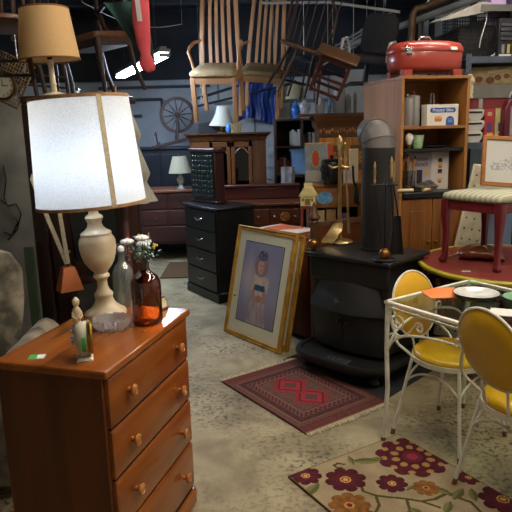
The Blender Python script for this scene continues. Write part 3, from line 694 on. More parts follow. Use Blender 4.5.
for x, y, zl, zb, sx_ in ((-.07, -.01, .47, .1, .05), (.02, -.05, .5, .06, .03), (.05, .02, .47, .1, .06)):
    m = MB(); m.tube([(x+sx_, y, zb), (x+sx_*.5, y, .28), (x, y, .46)], .005, 8); o = m.out('iron_tool', bi, t)
    m = MB(); m.lathe([(.004, .46), (.008, .475), (.005, .49), (.009, .53), (.006, .55), (.008, .565), (.002, .59), (0, .59)], 12, c=(x, y, zl-.46)); m.out('brass_handle', brassy, o)
m = MB(); m.sheet(lambda u, v: V(.075+(v-.5)*.07*(.5+.7*u), .0+.012*math.sin(v*PI), .27-.24*u), 8, 6, .006); m.out('shovel_pan', bi, t)
# ------------------------------------------------------------------ white wrought iron table, yellow chairs
wiron = mat('chipped white enamel', '#c9c4b4', '#ded9ca', rough=.38, scale=18, detail=6)
rust = mat('rusty brown', '#5d3a22', '#7a4c2c', rough=.7, scale=40)
yel = mat('mustard yellow vinyl', '#c2960c', '#cea016', rough=.32, scale=5, coat=.15)
tglass = clear_glass('table glass', '#e9f2ec', .88, .03)
ta = V(.62, 2.83, 0); tu = V(.55, .37, 0).normalized(); tv = V(tu.y, -tu.x, 0)   # tu across the end, tv along the length towards us
TW, TL_, TZ = .66, 1.02, .76
tc_ = ta+tu*TW/2+tv*TL_/2; trz = math.atan2(tv.y, tv.x)
tb = thing('patio_table', 'white wrought iron table with clear glass top and scrolled apron', 'table', tc_, trz)
# local x along the length (towards us), local y across (to the back right)
hx_, hy_ = TL_/2, TW/2
m = MB()
for z, o in ((TZ-.012, 0),):
    m.bb(-hx_, hx_, -hy_, -hy_+.022, TZ-.018, TZ); m.bb(-hx_, hx_, hy_-.022, hy_, TZ-.018, TZ); m.bb(-hx_, -hx_+.022, -hy_, hy_, TZ-.018, TZ); m.bb(hx_-.022, hx_, -hy_, hy_, TZ-.018, TZ)
m.out('frame', wiron, tb, bevel=.004)
MB().bb(-hx_+.018, hx_-.018, -hy_+.018, hy_-.018, TZ-.007, TZ-.001).out('glass_top', tglass, tb, smooth=0)
m = MB(); m.bb(-hx_+.02, hx_-.02, -hy_+.02, -hy_+.03, TZ-.045, TZ-.035); m.bb(-hx_+.02, hx_-.02, hy_-.03, hy_-.02, TZ-.045, TZ-.035); m.out('lower_rail', wiron, tb)
for sx in (-1, 1):
    for sy in (-1, 1):
        x, y = sx*(hx_-.014), sy*(hy_-.014)
        m = MB(); m.tube([(x, y, TZ-.02), (x, y, .5), (x-sx*.006, y-sy*.006, .3), (x+sx*.0, y+sy*.0, .12), (x+sx*.006, y+sy*.006, .0)], .0115, 10)
        lg = m.out('leg', wiron, tb)
        MB().cyl((x+sx*.006, y+sy*.006, 0), (x+sx*.005, y+sy*.005, .03), .0125, n=10).out('foot', rust, lg)
def spiral(c, r0, turns, a0, ax, up, n=26, sg=1):
    'flat scroll around c in the plane of ax and up'
    return [c+ax*(r0*(1-.8*i/n)*math.cos(a0+sg*turns*2*PI*i/n))+up*(r0*(1-.8*i/n)*math.sin(a0+sg*turns*2*PI*i/n)) for i in range(n+1)]
Z = V(0, 0, 1)
def apron(p, ax, ln, plain=False):
    m = MB()
    # brace arc from the leg up to the top rail
    for q, a in ((p, ax), (p+ax*ln, -ax)):
        c0 = q+Z*(TZ-.28)
        m.tube(bez(c0, c0+Z*.12+a*.03, c0+Z*.165+a*.12, c0+Z*.17+a*(ln/2), 16), .006, 8)
        if plain: continue
        m.tube(bez(c0+Z*.10+a*.012, c0+Z*.13+a*.03, c0+Z*.125+a*.06, c0+Z*.10+a*.075, 8), .005, 8)
        m.tube(spiral(q+a*.072+Z*(TZ-.088), .044, 1.4, PI*.9, a, Z), .006, 6)
        m.tube(bez(q+a*.02+Z*(TZ-.04), q+a*.02+Z*(TZ-.18), q+a*.10+Z*(TZ-.20), q+a*.17+Z*(TZ-.09), 14), .005, 6)
        m.tube(spiral(q+a*.20+Z*(TZ-.09), .028, 1.3, PI, a, Z, sg=-1), .005, 6)
    return m
i_ = .014
for nm, p, ax, ln in (('l', V(-hx_+i_, -hy_+i_, 0), V(1, 0, 0), TL_-2*i_), ('e', V(-hx_+i_, -hy_+i_, 0), V(0, 1, 0), TW-2*i_)):
    apron(p, ax, ln, nm == 'e').out('scroll_apron', wiron, tb)

def chair(name, label, loc, rz, bz=.715):
    'round seat, round padded back; local +y is the way the sitter faces'
    t = thing(name, label, 'chair', loc, rz, 'yellow round-backed chairs at the glass table')
    sz = .45
    m = MB(); m.lathe([(0, sz-.012), (.175, sz-.012), (.19, sz-.004), (.193, sz+.008), (.18, sz+.024), (.13, sz+.034), (0, sz+.038)], 40); m.out('seat', yel, t, smooth=60)
    m = MB(); rr = [V(.192*math.cos(2*PI*j/48), .192*math.sin(2*PI*j/48), sz-.014) for j in range(48)]
    m.loft([[p*1+V(0, 0, 0) for p in [V(q.x*s_, q.y*s_, q.z+h) for q in rr]] for s_, h in ((1.0, -.012), (1.03, -.012), (1.03, .012), (1.0, .012))], close=True); m.out('seat_ring', wiron, t)
    tilt = R(14)
    bc = V(0, -.235, bz)
    Mb = Matrix.Translation(bc) @ Matrix.Rotation(tilt, 4, 'X') @ Matrix.Rotation(R(90), 4, 'X')
    m = MB(); m.T = Mb; rb_ = .172
    m.lathe([(0, -.026), (.10, -.024), (.152, -.014), (rb_, 0), (.152, .014), (.10, .022), (0, .024)], 44); b = m.out('backrest', yel, t, smooth=60)
    m = MB(); m.T = Mb; m.tube([V((rb_+.004)*math.cos(2*PI*j/48), (rb_+.004)*math.sin(2*PI*j/48), 0) for j in range(48)], .006, 8, closed=True); m.out('back_ring', wiron, t)
    # curled frame each side joining back ring to the seat ring
    for s in (-1, 1):
        m = MB(); low = V(s*.17, -.105, sz-.01); mid = Mb @ V(s*rb_*.98, -.01*0-.06, 0)
        m.tube(bez(low, low+V(s*.035, -.06, .08), mid+V(s*.03, .0, -.14), mid, 12)+[], .007, 8)
        m.tube(bez(mid, mid+V(s*.005, -.005, .03), mid+V(s*.035, 0, .05), mid+V(s*.045, 0, .02), 8)+bez(mid+V(s*.045, 0, .02), mid+V(s*.048, 0, .0), mid+V(s*.025, 0, -.008), mid+V(s*.024, 0, .012), 6)[1:], .006, 8)
        m.out('back_support', wiron, t)
    a_ = Mb @ V(-.05, -rb_, 0); b_ = Mb @ V(.05, -rb_, 0)
    MB().tube(bez(V(-.06, -.182, sz-.01), V(-.06, -.2, .53), V(-.09, -.22, .58), a_, 8), .006, 8).out('lower_brace', wiron, t); MB().tube(bez(V(.06, -.182, sz-.01), V(.06, -.2, .53), V(.09, -.22, .58), b_, 8), .006, 8).out('lower_brace', wiron, t)
    feet = []
    for sx in (-1, 1):
        for sy in (-1, 1):
            x, y = sx*.205, sy*.2
            m = MB(); m.tube([(sx*.14, sy*.135, sz-.015), (sx*.155, sy*.15, .34), (sx*.175, sy*.17, .2), (x, y, .012)], .009, 8); lg = m.out('leg', wiron, t)
            MB().cyl((x, y, 0), (x-sx*.003, y-sy*.003, .03), .012, .010, 10).out('foot', rust, lg)
    for (x0, y0), (x1, y1) in (((-.16, .155), (.16, .155)), ((-.16, -.155), (.16, -.155)), ((-.16, -.155), (-.16, .155)), ((.16, -.155), (.16, .155))):
        m = MB(); a_, b_ = V(x0, y0, .30), V(x1, y1, .30)
        m.tube(bez(a_, a_*.75+b_*.25+V(0, 0, .10), a_*.25+b_*.75+V(0, 0, .10), b_, 12), .006, 8); m.out('leg_brace', wiron, t)
    return t
c1 = V(.985, 2.885, 0)
f1 = V(.62, -.78, 0).normalized()
chair('patio_chair', 'yellow round-backed chair pushed under the far end of the glass table, next to the stove', c1, math.atan2(f1.y, f1.x)-PI/2, .665)
c2 = V(1.13, 2.315, .011); f2 = V(.92, .39, 0)
chair('patio_chair', 'nearer yellow round-backed chair with its back to us in front of the glass table', c2, math.atan2(f2.y, f2.x)-PI/2)
# on the table
orng = mat('orange paper', '#e8763a', '#ee8145', rough=.7, scale=4)
po = on(436, 292, TZ)
cor = [on(421, 291.5, TZ)-po, on(431, 298.5, TZ)-po, on(457, 298, TZ)-po, on(455, 288, TZ)-po, on(436, 288, TZ)-po]
m = MB(); m.prism([(p.x, p.y) for p in cor], .0, .003); tag(m.out('paper_sheet', orng, loc=po), 'bright orange paper lying on the glass table beside the enamel plate', 'paper')
ep = on(476, 298, TZ)
pl_ = thing('enamel_plate', 'white enamel dish with black rim on the glass table', 'plate', ep); pl_.scale = (.9, .9, 1)
MB().lathe([(0, .008), (.085, .008), (.105, .022), (.118, .027), (.12, .03), (.106, .028), (.085, .014), (0, .013)], 40).out('dish', mat('white enamel dish', '#cfd1cc', '#b3b5b2', rough=.15, scale=12), pl_)
m = MB(); m.lathe([(0, 0), (.085, 0), (.098, .003), (.116, .016), (.125, .0255), (.123, .0315), (.119, .0275), (.105, .0205), (.085, .0065), (0, .0065)], 40); m.out('black_rim', mat('black enamel', '#141416', rough=.2), pl_)
g = on(517, 302, TZ)
gs = thing('green_saucer', 'pale green saucer with a yellow cup at the right edge of the glass table', 'saucer', g+V(.03, .02, 0))
MB().lathe([(0, 0), (.04, 0), (.07, .012), (.085, .02), (.08, .021), (.04, .006), (0, .006)], 32).out('saucer_dish', mat('jadeite green', '#7fb08c', rough=.25), gs)
tag(MB().lathe([(0, 0), (.028, 0), (.03, .004), (.042, .035), (.046, .055), (.043, .055), (.038, .035), (.026, .008), (0, .008)], 28).out('yellow_cup', mat('yellow glaze', '#dba520', rough=.25), loc=gs.location+V(0, 0, .007)), 'yellow cup standing on the pale green saucer', 'cup')
wp = on(500, 313, TZ)
m = MB(); m.prism([(-.06, -.05), (.1, -.05), (.1, .06), (-.06, .06)], 0, .002); tag(m.out('white_card', mat('white paper', '#c9c9c4', rough=.6), loc=wp+V(.02, 0, 0), rot=(0, 0, -.4)), 'white paper sheet on the glass table behind the near yellow chair', 'paper')
gt = on(473, 281, TZ); MBx = MB().box((0, 0, .001), (.03, .018, .002)); tag(MBx.out('green_tag', mat('sticker green', '#3fb44e'), loc=gt+V(-.01, -.03, 0), rot=(0, 0, .6)), 'tiny green price tag at the far corner of the glass table', 'price tag')

# ------------------------------------------------------------------ round red table, stool on it, bag under it
burg = wood('burgundy painted wood', '#3c1216', '#4f181c', 'z', .35, 4, .15)
burg_top = mat('burgundy table top', '#6d2b26', '#7c3630', rough=.35, scale=4, stretch=(.3, 2, 1), spec=.4)
olive = mat('olive gold edge', '#8f8a1c', '#a59e2c', rough=.4, scale=12)
rc = V(1.61, 3.70, 0); RR = .57; RZ = .735
rt = thing('round_table', 'round burgundy table with olive gold rim carrying the upholstered stool', 'table', rc)
MB().lathe([(0, RZ-.028), (RR-.02, RZ-.028), (RR-.016, RZ-.004), (RR-.035, RZ), (0, RZ)], 72).out('tabletop', burg_top, rt)
MB().lathe([(RR-.03, RZ-.024), (RR-.004, RZ-.024), (RR, RZ-.018), (RR, RZ-.006), (RR-.006, RZ+.001), (RR-.026, RZ+.0015), (RR-.03, RZ-.004)], 72, cap=False).out('rim', olive, rt)
ap = MB(); ap.lathe([(RR-.07, RZ-.13), (RR-.05, RZ-.13), (RR-.05, RZ-.03), (RR-.07, RZ-.03)], 72, cap=False); ap = ap.out('apron', mat('painted dark apron', '#2a0f10', '#38161a', rough=.5, scale=6), rt)
m = MB()
for i in range(22):
    a = 2*PI*i/22; c = V((RR-.048)*math.cos(a), (RR-.048)*math.sin(a), RZ-.08)
    for j in range(5): m.ball(c+V(-.016*math.sin(a)*math.cos(j*1.257), .016*math.cos(a)*math.cos(j*1.257), .016*math.sin(j*1.257)), (.008, .008, .008), 6, 5)
m.out('painted_blossoms', mat('dull gold paint', '#8a7420', rough=.6), ap)
MB().lathe([(.09, .05), (.07, .12), (.05, .2), (.075, .3), (.06, .42), (.045, .5), (.07, .58), (.12, RZ-.028)], 28).out('pedestal', burg, rt)
for i in range(4):
    a = i*PI/2+.5; dx, dy = math.cos(a), math.sin(a)
    MB().tube([V(dx*.05, dy*.05, .2), V(dx*.15, dy*.15, .2), V(dx*.3, dy*.3, .09), V(dx*.36, dy*.36, .03)], [.03, .035, .03, .028], 10).out('leg', burg, rt)
# bench stool
wine = wood('wine red lacquer', '#52141a', '#6a1c24', 'z', .3, 5, .3)
stripe = bpy.data.materials.new('striped sage fabric'); stripe.use_nodes = True
nt = stripe.node_tree; b = nt.nodes['Principled BSDF']; b.inputs['Roughness'].default_value = .8
tcn = nt.nodes.new('ShaderNodeTexCoord'); wv = nt.nodes.new('ShaderNodeTexWave'); wv.inputs['Scale'].default_value = 9; wv.inputs['Distortion'].default_value = .3; wv.bands_direction = 'X'
rp = nt.nodes.new('ShaderNodeValToRGB'); rp.color_ramp.elements[0].color = lin('#8d8f7a'); rp.color_ramp.elements[1].color = lin('#a9a88f'); rp.color_ramp.elements[0].position = .35; rp.color_ramp.elements[1].position = .6
nt.links.new(tcn.outputs['Object'], wv.inputs['Vector']); nt.links.new(wv.outputs['Fac'], rp.inputs['Fac']); nt.links.new(rp.outputs['Color'], b.inputs['Base Color'])
L1, L2 = V(1.20, 3.73, 0), V(1.415, 3.43, 0)
sx_ = (L2-L1).normalized(); swd = (L2-L1).length; sy_ = V(-sx_.y, sx_.x, 0)
sdp = .42
scn = (L1+L2)/2+sy_*sdp/2
sl = thing('bench_stool', 'wine red stool with sage striped upholstered seat standing on the round table', 'stool', (scn.x, scn.y, RZ+.0015), math.atan2(sx_.y, sx_.x))
hw, hd = swd/2, sdp/2; SH = .455
m = MB(); m.loft([[V(x*sc, y*sc2, z) for x, y in circ(0, 0, 1, 4, 1)] for sc, sc2, z in ((1, 1, 0),)]) if 0 else None
def rrect(w, d, r, n=5):
    o = []
    for cx, cy, a in ((w-r, d-r, 0), (-w+r, d-r, PI/2), (-w+r, -d+r, PI), (w-r, -d+r, 1.5*PI)):
        o += [(cx+r*math.cos(a+PI/2*i/n), cy+r*math.sin(a+PI/2*i/n)) for i in range(n+1)]
    return o
m = MB(); m.loft([[V(x, y, z) for x, y in rrect(hw+e, hd+e, .05)] for e, z in ((.02, SH-.052), (.03, SH-.045), (.033, SH-.03), (.026, SH-.013), (.0, SH-.004), (-.04, SH+.003), (-.1, SH+.006))]); m.out('seat', stripe, sl, smooth=60)
m = MB()
m.bb(-hw-.005, hw+.005, -hd-.012, -hd+.012, SH-.115, SH-.052); m.bb(-hw-.005, hw+.005, hd-.012, hd+.012, SH-.115, SH-.052); m.bb(-hw-.012, -hw+.012, -hd, hd, SH-.115, SH-.052); m.bb(hw-.012, hw+.012, -hd, hd, SH-.115, SH-.052)
m.out('seat_rail', wine, sl, bevel=.003)
for a in (-1, 1):
    for c in (-1, 1):
        m = MB(); m.loft([[V(a*hw+px*s_+a*o, c*hd+py*s_+c*o, z) for px, py in rrect(1, 1, .3, 3)] for s_, o, z in ((.016, .006, 0), (.021, .008, .02), (.015, .0, .05), (.018, -.004, .2), (.024, .002, .3), (.026, 0, .37), (.026, 0, SH-.052))]); m.out('leg', wine, sl, smooth=40)
# tan leather bag on the table under the stool
lea = mat('shiny brown leather', '#5a2a14', '#7c4020', rough=.25, scale=8, coat=.3)
lb = on(480, 261, RZ)+V(.02, .06, .0)
bg = thing('leather_bag', 'shiny brown leather bag lying on the round table under the stool', 'bag', (lb.x, lb.y, RZ+.001), -.35)
m = MB(); rings = []
for i in range(13):
    f = i/12; x = -.13+.28*f; h = .02+.075*math.sin(PI*min(1, f*.9+.1))**.7; d_ = .03+.075*math.sin(PI*(f*.88+.06))**.6
    rings.append([V(x, d_*math.cos(a), max(0, h*.5+h*.5*math.sin(a)*(1+.15*math.sin(5*a+f*9)))) for a in [2*PI*j/20 for j in range(20)]])
m.loft(rings); m.out('pouch', lea, bg, smooth=70)
m = MB(); m.tube([(-.10, -.02, .05), (-.15, -.05, .03), (-.20, -.09, .016), (-.24, -.14, .012)], [.02, .017, .015, .010], 8, flat=.5); m.out('strap', lea, bg)
m = MB(); m.box((.02, -.05, .085), (.04, .03, .002), (R(40), 0, 0)); m.out('white_tag', mat('white paper', '#c9c9c4'), bg)
tp = on(466, 271.5, RZ); tag(MB().box((0, 0, .0012), (.05, .02, .002)).out('paper_label', mat('white paper', '#c9c9c4'), loc=(tp.x, tp.y, RZ+.0005), rot=(0, 0, -.1)), 'small white label lying near the front edge of the round table', 'label')
# ------------------------------------------------------------------ leaning pictures, cabinet with boxes behind them
gold = mat('gilded frame', '#a8782a', '#cc9c44', rough=.4, metal=.4, scale=12)
gold2 = mat('dark gilt line', '#4d3414', '#6b4a1e', rough=.5, metal=.3)
u_ = V(.6231, -.7821, 0); b_ = V(.7821, .6231, 0); BLp = on(226, 331, 0); PW, PH, PS = .685, .87, .19
lean = math.atan2(PS, .85)
def portrait(u, v):
    # a plain soft portrait: pale dress, blue sash, violet grey ground
    x = u-.5; n = nz2(u, v, 3.2, 4)*.5+.5
    bg = mixc(hx('#b0a8c0'), hx('#8088b2'), v*.5+n*.6); bg = mixc(bg, hx('#dcc8c2'), max(0, .75-abs(u-.2)*2.2-abs(v-.55)*1.6)*.9)
    bg = mixc(bg, hx('#6b6078'), max(0, .35-v)*1.6)
    c = bg
    def el(px, py, rx, ry): return ((u-px)/rx)**2+((v-py)/ry)**2
    sk = lambda a, b2, k_=14: mixc(hx(a), hx(b2), .35+.55*nz2(u, v, k_))
    if v < .36 and abs(u-.52) < .17+.10*(.36-v)/.36: c = mixc(hx('#c3b4b2'), hx('#85768a'), .4+.5*nz2(u*2.2, v*.6, 9))
    if el(.52, .50, .145, .17) < 1: c = sk('#dccbc3', '#b8a6ac')
    for s_ in (-1, 1):
        if el(.52+s_*.165, .50, .065, .115) < 1: c = sk('#d8c8c1', '#ab9aa4')
        if el(.52+s_*.145, .37, .05, .095) < 1: c = hx('#b88f85')
    if el(.53, .325, .085, .045) < 1: c = hx('#b08578')
    if .42 < v < .49 and abs(u-.52) < .135: c = mixc(hx('#1f4a6c'), hx('#33688a'), .5+nz2(u, v, 20))
    if el(.50, .74, .185, .15) < 1: c = sk('#a58e90', '#796780', 22)
    if el(.495, .715, .085, .088) < 1: c = mixc(hx('#cfa596'), hx('#ab7f7a'), max(0, (u-.48)*5))
    if el(.51, .855, .125, .065) < 1: c = mixc(hx('#3f486c'), hx('#857f98'), .4+nz2(u, v, 26)*.9)
    for ex in (.465, .525):
        if el(ex, .73, .014, .008) < 1: c = hx('#5a4048')
    if el(.494, .672, .02, .007) < 1: c = hx('#94565a')
    return c
def frame_parts(t, w, h, fwid, th, gm, lines=True):
    def ring(a, b_2, y0, y1, m_, nm):
        m = MB()
        for (x0, x1, z0, z1) in ((-w/2+a, -w/2+b_2, a, h-a), (w/2-b_2, w/2-a, a, h-a)): m.bb(x0, x1, y0, y1, z0, z1)
        m.bb(-w/2+b_2, w/2-b_2, y0, y1, a, b_2); m.bb(-w/2+b_2, w/2-b_2, y0, y1, h-b_2, h-a)
        return m.out(nm, m_, t, bevel=.003)
    ring(0, fwid*.34, -th, 0, gm, 'frame_outer'); ring(fwid*.34, fwid*.5, -th*.72, 0, gold2, 'frame_groove'); ring(fwid*.5, fwid, -th*.95, 0, gm, 'frame_inner')
t = thing('framed_picture', 'large gilt framed portrait of a girl in pale dress with blue sash leaning in front', 'picture', BLp+u_*PW/2, rot=Euler((-lean, 0, math.atan2(u_.y, u_.x))))
frame_parts(t, PW, PH, .034, .028, gold)
MB().bb(-PW/2+.03, PW/2-.03, -.014, -.002, .03, PH-.03).out('mat_board', mat('pale sage mat board', '#d6d7c2', '#dedfcc', rough=.8, scale=3), t)
iw, ih = .445, .62; ic = .445
MB().bb(-iw/2-.006, iw/2+.006, -.016, -.013, ic-ih/2-.006, ic+ih/2+.006).out('dark_line', mat('dark mat edge', '#3a3a40', rough=.8), t)
painted('portrait_print', mat('printed picture', '#ffffff', attr='design', rough=.55, spec=.3), portrait, 96, 140, iw, ih, .001, t, (0, -.016, ic), (R(90), 0, 0))
MB().bb(-PW/2+.03, PW/2-.03, -.0215, -.0205, .03, PH-.03).out('glazing', clear_glass('picture glass', '#ffffff', .97, .06), t, smooth=0)
MB().box((-PW/2+.075, -.0225, .31), (.03, .001, .016)).out('price_tag', mat('sticker green', '#3fb44e'), t)
MB().box((PW/2-.1, -.0225, PH-.075), (.018, .001, .014)).out('white_tag', mat('white paper', '#c9c9c4'), t)
t2 = thing('gilt_frame', 'second gilt frame leaning behind the large girl portrait', 'picture', BLp+u_*(PW/2+.012)+b_*.062, rot=Euler((-lean, 0, math.atan2(u_.y, u_.x))))
frame_parts(t2, PW, PH-.02, .04, .02, gold)
MB().bb(-PW/2+.03, PW/2-.03, -.012, -.002, .03, PH-.05).out('mat_board', mat('pale sage mat board', '#b7b8a4'), t2)
bw = wood('warm brown veneer', '#4a2611', '#6b3a1b', 'z', .35, 4, .15)
cc = BLp+u_*(PW/2+.0)+b_*.42
bc_ = thing('brown_cabinet', 'low warm brown cabinet behind the leaning pictures with flat boxes on top', 'cabinet', cc, math.atan2(u_.y, u_.x))
CW, CD, CH = .52, .24, .71
MB().bb(-CW/2, CW/2, -CD/2+.012, CD/2, .03, CH-.02).out('body', bw, bc_, bevel=.004); MB().bb(-CW/2-.008, CW/2+.008, -CD/2-.004, CD/2, CH-.02, CH).out('top', bw, bc_, bevel=.004)
for s in (-1, 1):
    d_ = MB().bb(s*CW/4-CW/4+.006, s*CW/4+CW/4-.006, -CD/2-.002, -CD/2+.014, .05, CH-.04).out('door', bw, bc_, bevel=.004); MB().ball((s*.03, -CD/2-.008, .4), .01).out('knob', brass, d_)
MB().bb(-CW/2+.02, CW/2-.02, -CD/2+.02, CD/2, 0, .03).out('plinth', dark_gap, bc_)
boxw = mat('white cardboard', '#c9c3b6', '#d4cfc4', rough=.7, scale=8); boxo = mat('orange print', '#b9562a', '#c8683a', rough=.65, scale=5); redp = mat('red print', '#b3402c', rough=.6)
for i, (w_, d_, h_, z_, lab) in enumerate(((.42, .23, .062, CH, 'white and orange flat box with red oval mark, lower of the two behind the pictures'), (.43, .235, .055, CH+.0625, 'white and orange flat box, upper of the two behind the pictures'))):
    t = thing('flat_box', lab, 'box', cc+V(0, 0, z_)-u_*.03, math.atan2(u_.y, u_.x)+.05*i, 'flat boxes behind the pictures')
    MB().bb(-w_/2, w_/2, -d_/2, d_/2, 0, h_).out('carton', boxw, t, bevel=.002)
    MB().bb(-w_/2-.001, w_/2+.001, -d_/2-.001, d_/2+.001, h_*.62, h_*.98).out('orange_band', boxo, t)
    m = MB(); m.prism([(-w_/2+.05, -d_/2), (.0, -d_/2), (.12, d_/2-.02), (-w_/2+.02, d_/2)], h_, h_+.0008); m.out('orange_patch', boxo, t)
    m = MB(); m.T = Matrix.Translation((w_/2+.001, -.03, h_*.33)) @ Matrix.Rotation(R(90), 4, 'Y'); m.prism(circ(0, 0, h_*.22, 20, .042), 0, .001); o = m.out('red_oval', redp, t)
    m = MB(); m.box((w_/2+.0025, -.03, h_*.33), (.001, .045, .006)); m.out('white_mark', mat('white paper', '#c9c9c4'), o)
# ------------------------------------------------------------------ headboard, shelf unit and its tins
hb = thing('headboard', 'plain brown wooden headboard with pointed posts standing behind the stove', 'headboard', (.66, 4.425, 0), R(27.5))
hbm = wood('walnut brown', '#4a301c', '#664528', 'z', .4, 4)
for s, x in ((-1, -.262), (1, .262)):
    m = MB(); m.box((x, 0, .46), (.045, .04, .92)); m.lathe([(.03, .92), (.034, .925), (.026, .94), (.045, .955), (.045, .965), (.028, .985), (.016, 1.04), (.005, 1.07), (0, 1.072)], 12, c=(x, 0, 0)); m.out('post', hbm, hb)
MB().bb(-.245, .245, -.015, .015, .885, .925).out('rail', hbm, hb, bevel=.004); MB().bb(-.245, .245, -.008, .008, .25, .885).out('panel', bw, hb)
su = thing('shelf_unit', 'brown wooden shelf unit with blue oval label holding tins beside the stove pipe', 'shelf', (.655, 5.0, 0))
suw = wood('plank brown', '#6b4420', '#8a5c2e', 'x', .45, 4); sud = wood('carved brown', '#5b3416', '#83511f', 'z', .45, 9)
for s in (-1, 1): MB().bb(s*.2-.012, s*.2+.012, -.13, .13, 0, 1.12).out('side', sud, su)
MB().bb(-.23, .23, -.15, .13, 1.12, 1.145).out('top_board', suw, su, bevel=.004); MB().bb(-.19, .19, -.13, .12, .78, .80).out('shelf', suw, su); MB().bb(-.19, .19, .11, .125, .0, 1.12).out('back', dark_gap, su)
fp = MB(); fp.bb(-.19, .02, -.142, -.125, .955, 1.12); fp = fp.out('drawer_panel', suw, su)
MB().bb(.03, .19, -.14, -.125, .955, 1.12).out('carved_panel', sud, su)
m = MB(); m.T = Matrix.Translation((-.085, -.143, 1.035)) @ Matrix.Rotation(R(90), 4, 'X'); m.prism(circ(0, 0, .066, 28, .05), 0, .002); m.T = Matrix(); lo_ = m.out('oval_label', mat('blue oval print', '#3b6f9c', '#6d9dbd', rough=.6, scale=30), fp)
MB().bb(-.19, .19, -.13, .1, 0, .78).out('lower_case', bw, su)
bxs = [(-.13, .09, .13, '#b09a70', 'narrow tan box standing on the lower shelf at the left of the unit'), (-.03, .08, .14, '#8c6a45', 'brown box with small round mark on the lower shelf of the unit'), (.07, .075, .10, '#5c4c6e', 'dull violet jar box standing on the lower shelf beside the stove pipe'), (.15, .06, .06, '#7c3a2a', 'small red brown box lying at the right end of the lower shelf')]
for x, w_, h_, c, lab in bxs: tag(MB().bb(-w_/2, w_/2, -.05, .05, 0, h_).out('small_box', mat('box '+c, c, rough=.6), loc=(.655+x, 4.93, .80), bevel=.003), lab, 'box', 'small boxes on the shelf unit')
# printed tin
tn = thing('printed_tin', 'tall grey tin with red orange oval emblem and orange side on the shelf unit', 'tin', (.545, 5.05, 1.145), R(-32)); tn.scale = (.9, .8, 1)
MB().bb(-.115, .115, -.075, .075, 0, .315).out('tin_body', mat('grey printed tin', '#7d838a', '#98a0a3', rough=.4, scale=10, metal=.2), tn, bevel=.006)
MB().bb(-.117, .117, -.077, .077, .312, .325).out('lid', mat('tan tin lid', '#a3804a', rough=.4), tn, bevel=.003)
MB().bb(.1152, .1165, -.07, .07, .01, .31).out('orange_side', mat('orange red tin', '#b8482a', '#c85a34', rough=.45, scale=6), tn)
MB().bb(-.105, .105, -.0768, -.0752, .015, .10).out('cream_panel', mat('cream tin panel', '#a9a698', rough=.5), tn)
for i, (rx, rz_, c) in enumerate(((.046, .076, '#c4a43a'), (.037, .065, '#3f6f6a'), (.029, .055, '#c2402c'))):
    m = MB(); m.T = Matrix.Translation((.0, -.0755-.0008*i, .20)) @ Matrix.Rotation(R(90), 4, 'X'); m.prism(circ(0, 0, rx, 28, rz_), 0, .001); o = m.out('oval_emblem', mat('emblem '+c, c, rough=.5), tn)
m = MB()
for j in range(10):
    a = j*2*PI/10; m.box((.0415*math.cos(a), -.0785, .20+.07*math.sin(a)), (.009, .001, .009), (0, a, 0))
m.out('emblem_studs', mat('emblem red', '#b03a2a'), tn)
blk = mat('black lacquer', '#0e0f10', '#17191a', rough=.25, scale=10)
cn = thing('black_canister', 'black lidded canister with knob and ring handle on the shelf unit before the tin', 'canister', (.62, 4.865, 1.145), R(20))
cn.location = (.63, 4.885, 1.145)
MB().lathe([(0, 0), (.078, 0), (.083, .01), (.085, .08), (.083, .16), (.078, .175), (.07, .178)], 30).out('canister_body', blk, cn)
lid = MB(); lid.lathe([(.083, .176), (.085, .182), (.07, .196), (.02, .2), (.012, .203), (.018, .215), (.016, .228), (0, .232)], 30); lid.out('lid', blk, cn)
MB().tube([V(-.085, -.01, .12)+V(-.02*math.cos(a), 0, .026*math.sin(a)) for a in [2*PI*i/16 for i in range(16)]], .004, 6, closed=True).out('ring_handle', blk, cn)
m = MB(); m.bb(-.04, .04, -.03, .03, 0, .1); tag(m.out('white_grey_box', mat('white grey print', '#97928c', '#b5b0a8', rough=.6, scale=20), loc=(.765, 4.93, 1.145)), 'small pale grey box on the shelf unit behind the brass fire tools', 'box')
m = MB(); m.bb(-.035, .035, -.02, .02, 0, .27); tag(m.out('cream_board', mat('cream board', '#b7ad90', rough=.6), loc=(.83, 5.02, 1.145), bevel=.004), 'tall cream board standing on the shelf unit behind the brass fire tools', 'board')
# cream house ornament on a small red stand
rs = thing('red_stand', 'small red framed stand holding the cream house ornament', 'stand', (.425, 4.72, 0)); rs.scale = (.9, .8, 1.05)
m = MB(); m.bb(-.07, .07, -.06, .06, .925, .945); m.out('top', mat('dull red paint', '#6b2620', rough=.5), rs)
for sx in (-1, 1):
    for sy in (-1, 1): MB().bb(sx*.06-.008, sx*.06+.008, sy*.05-.008, sy*.05+.008, 0, .925).out('leg', mat('dull red paint', '#6b2620'), rs)
ho = thing('house_ornament', 'cream yellow house shaped ornament with pitched roof beside the shelf unit', 'ornament', (.425, 4.72, .994), R(-15)); ho.scale = (1.05, .95, .95)
cy_ = mat('cream yellow glaze', '#c9bb82', '#dbcd98', rough=.45, scale=16)
MB().bb(-.055, .055, -.04, .04, 0, .085).out('house_walls', cy_, ho, bevel=.003)
m = MB(); m.loft([[V(x, y, z) for x, z in ((-.068, .08), (.068, .08), (.03, .15), (-.03, .15))] for y in (-.048, .048)]); m.out('roof', cy_, ho); MB().bb(-.028, .028, -.025, .025, .15, .185).out('chimney', cy_, ho)
m = MB(); m.box((0, -.0415, .035), (.04, .002, .05)); m.box((-.035, -.0415, .05), (.018, .002, .022)); m.box((.035, -.0415, .05), (.018, .002, .022)); m.out('door_and_windows', mat('olive paint', '#7a7038'), ho)

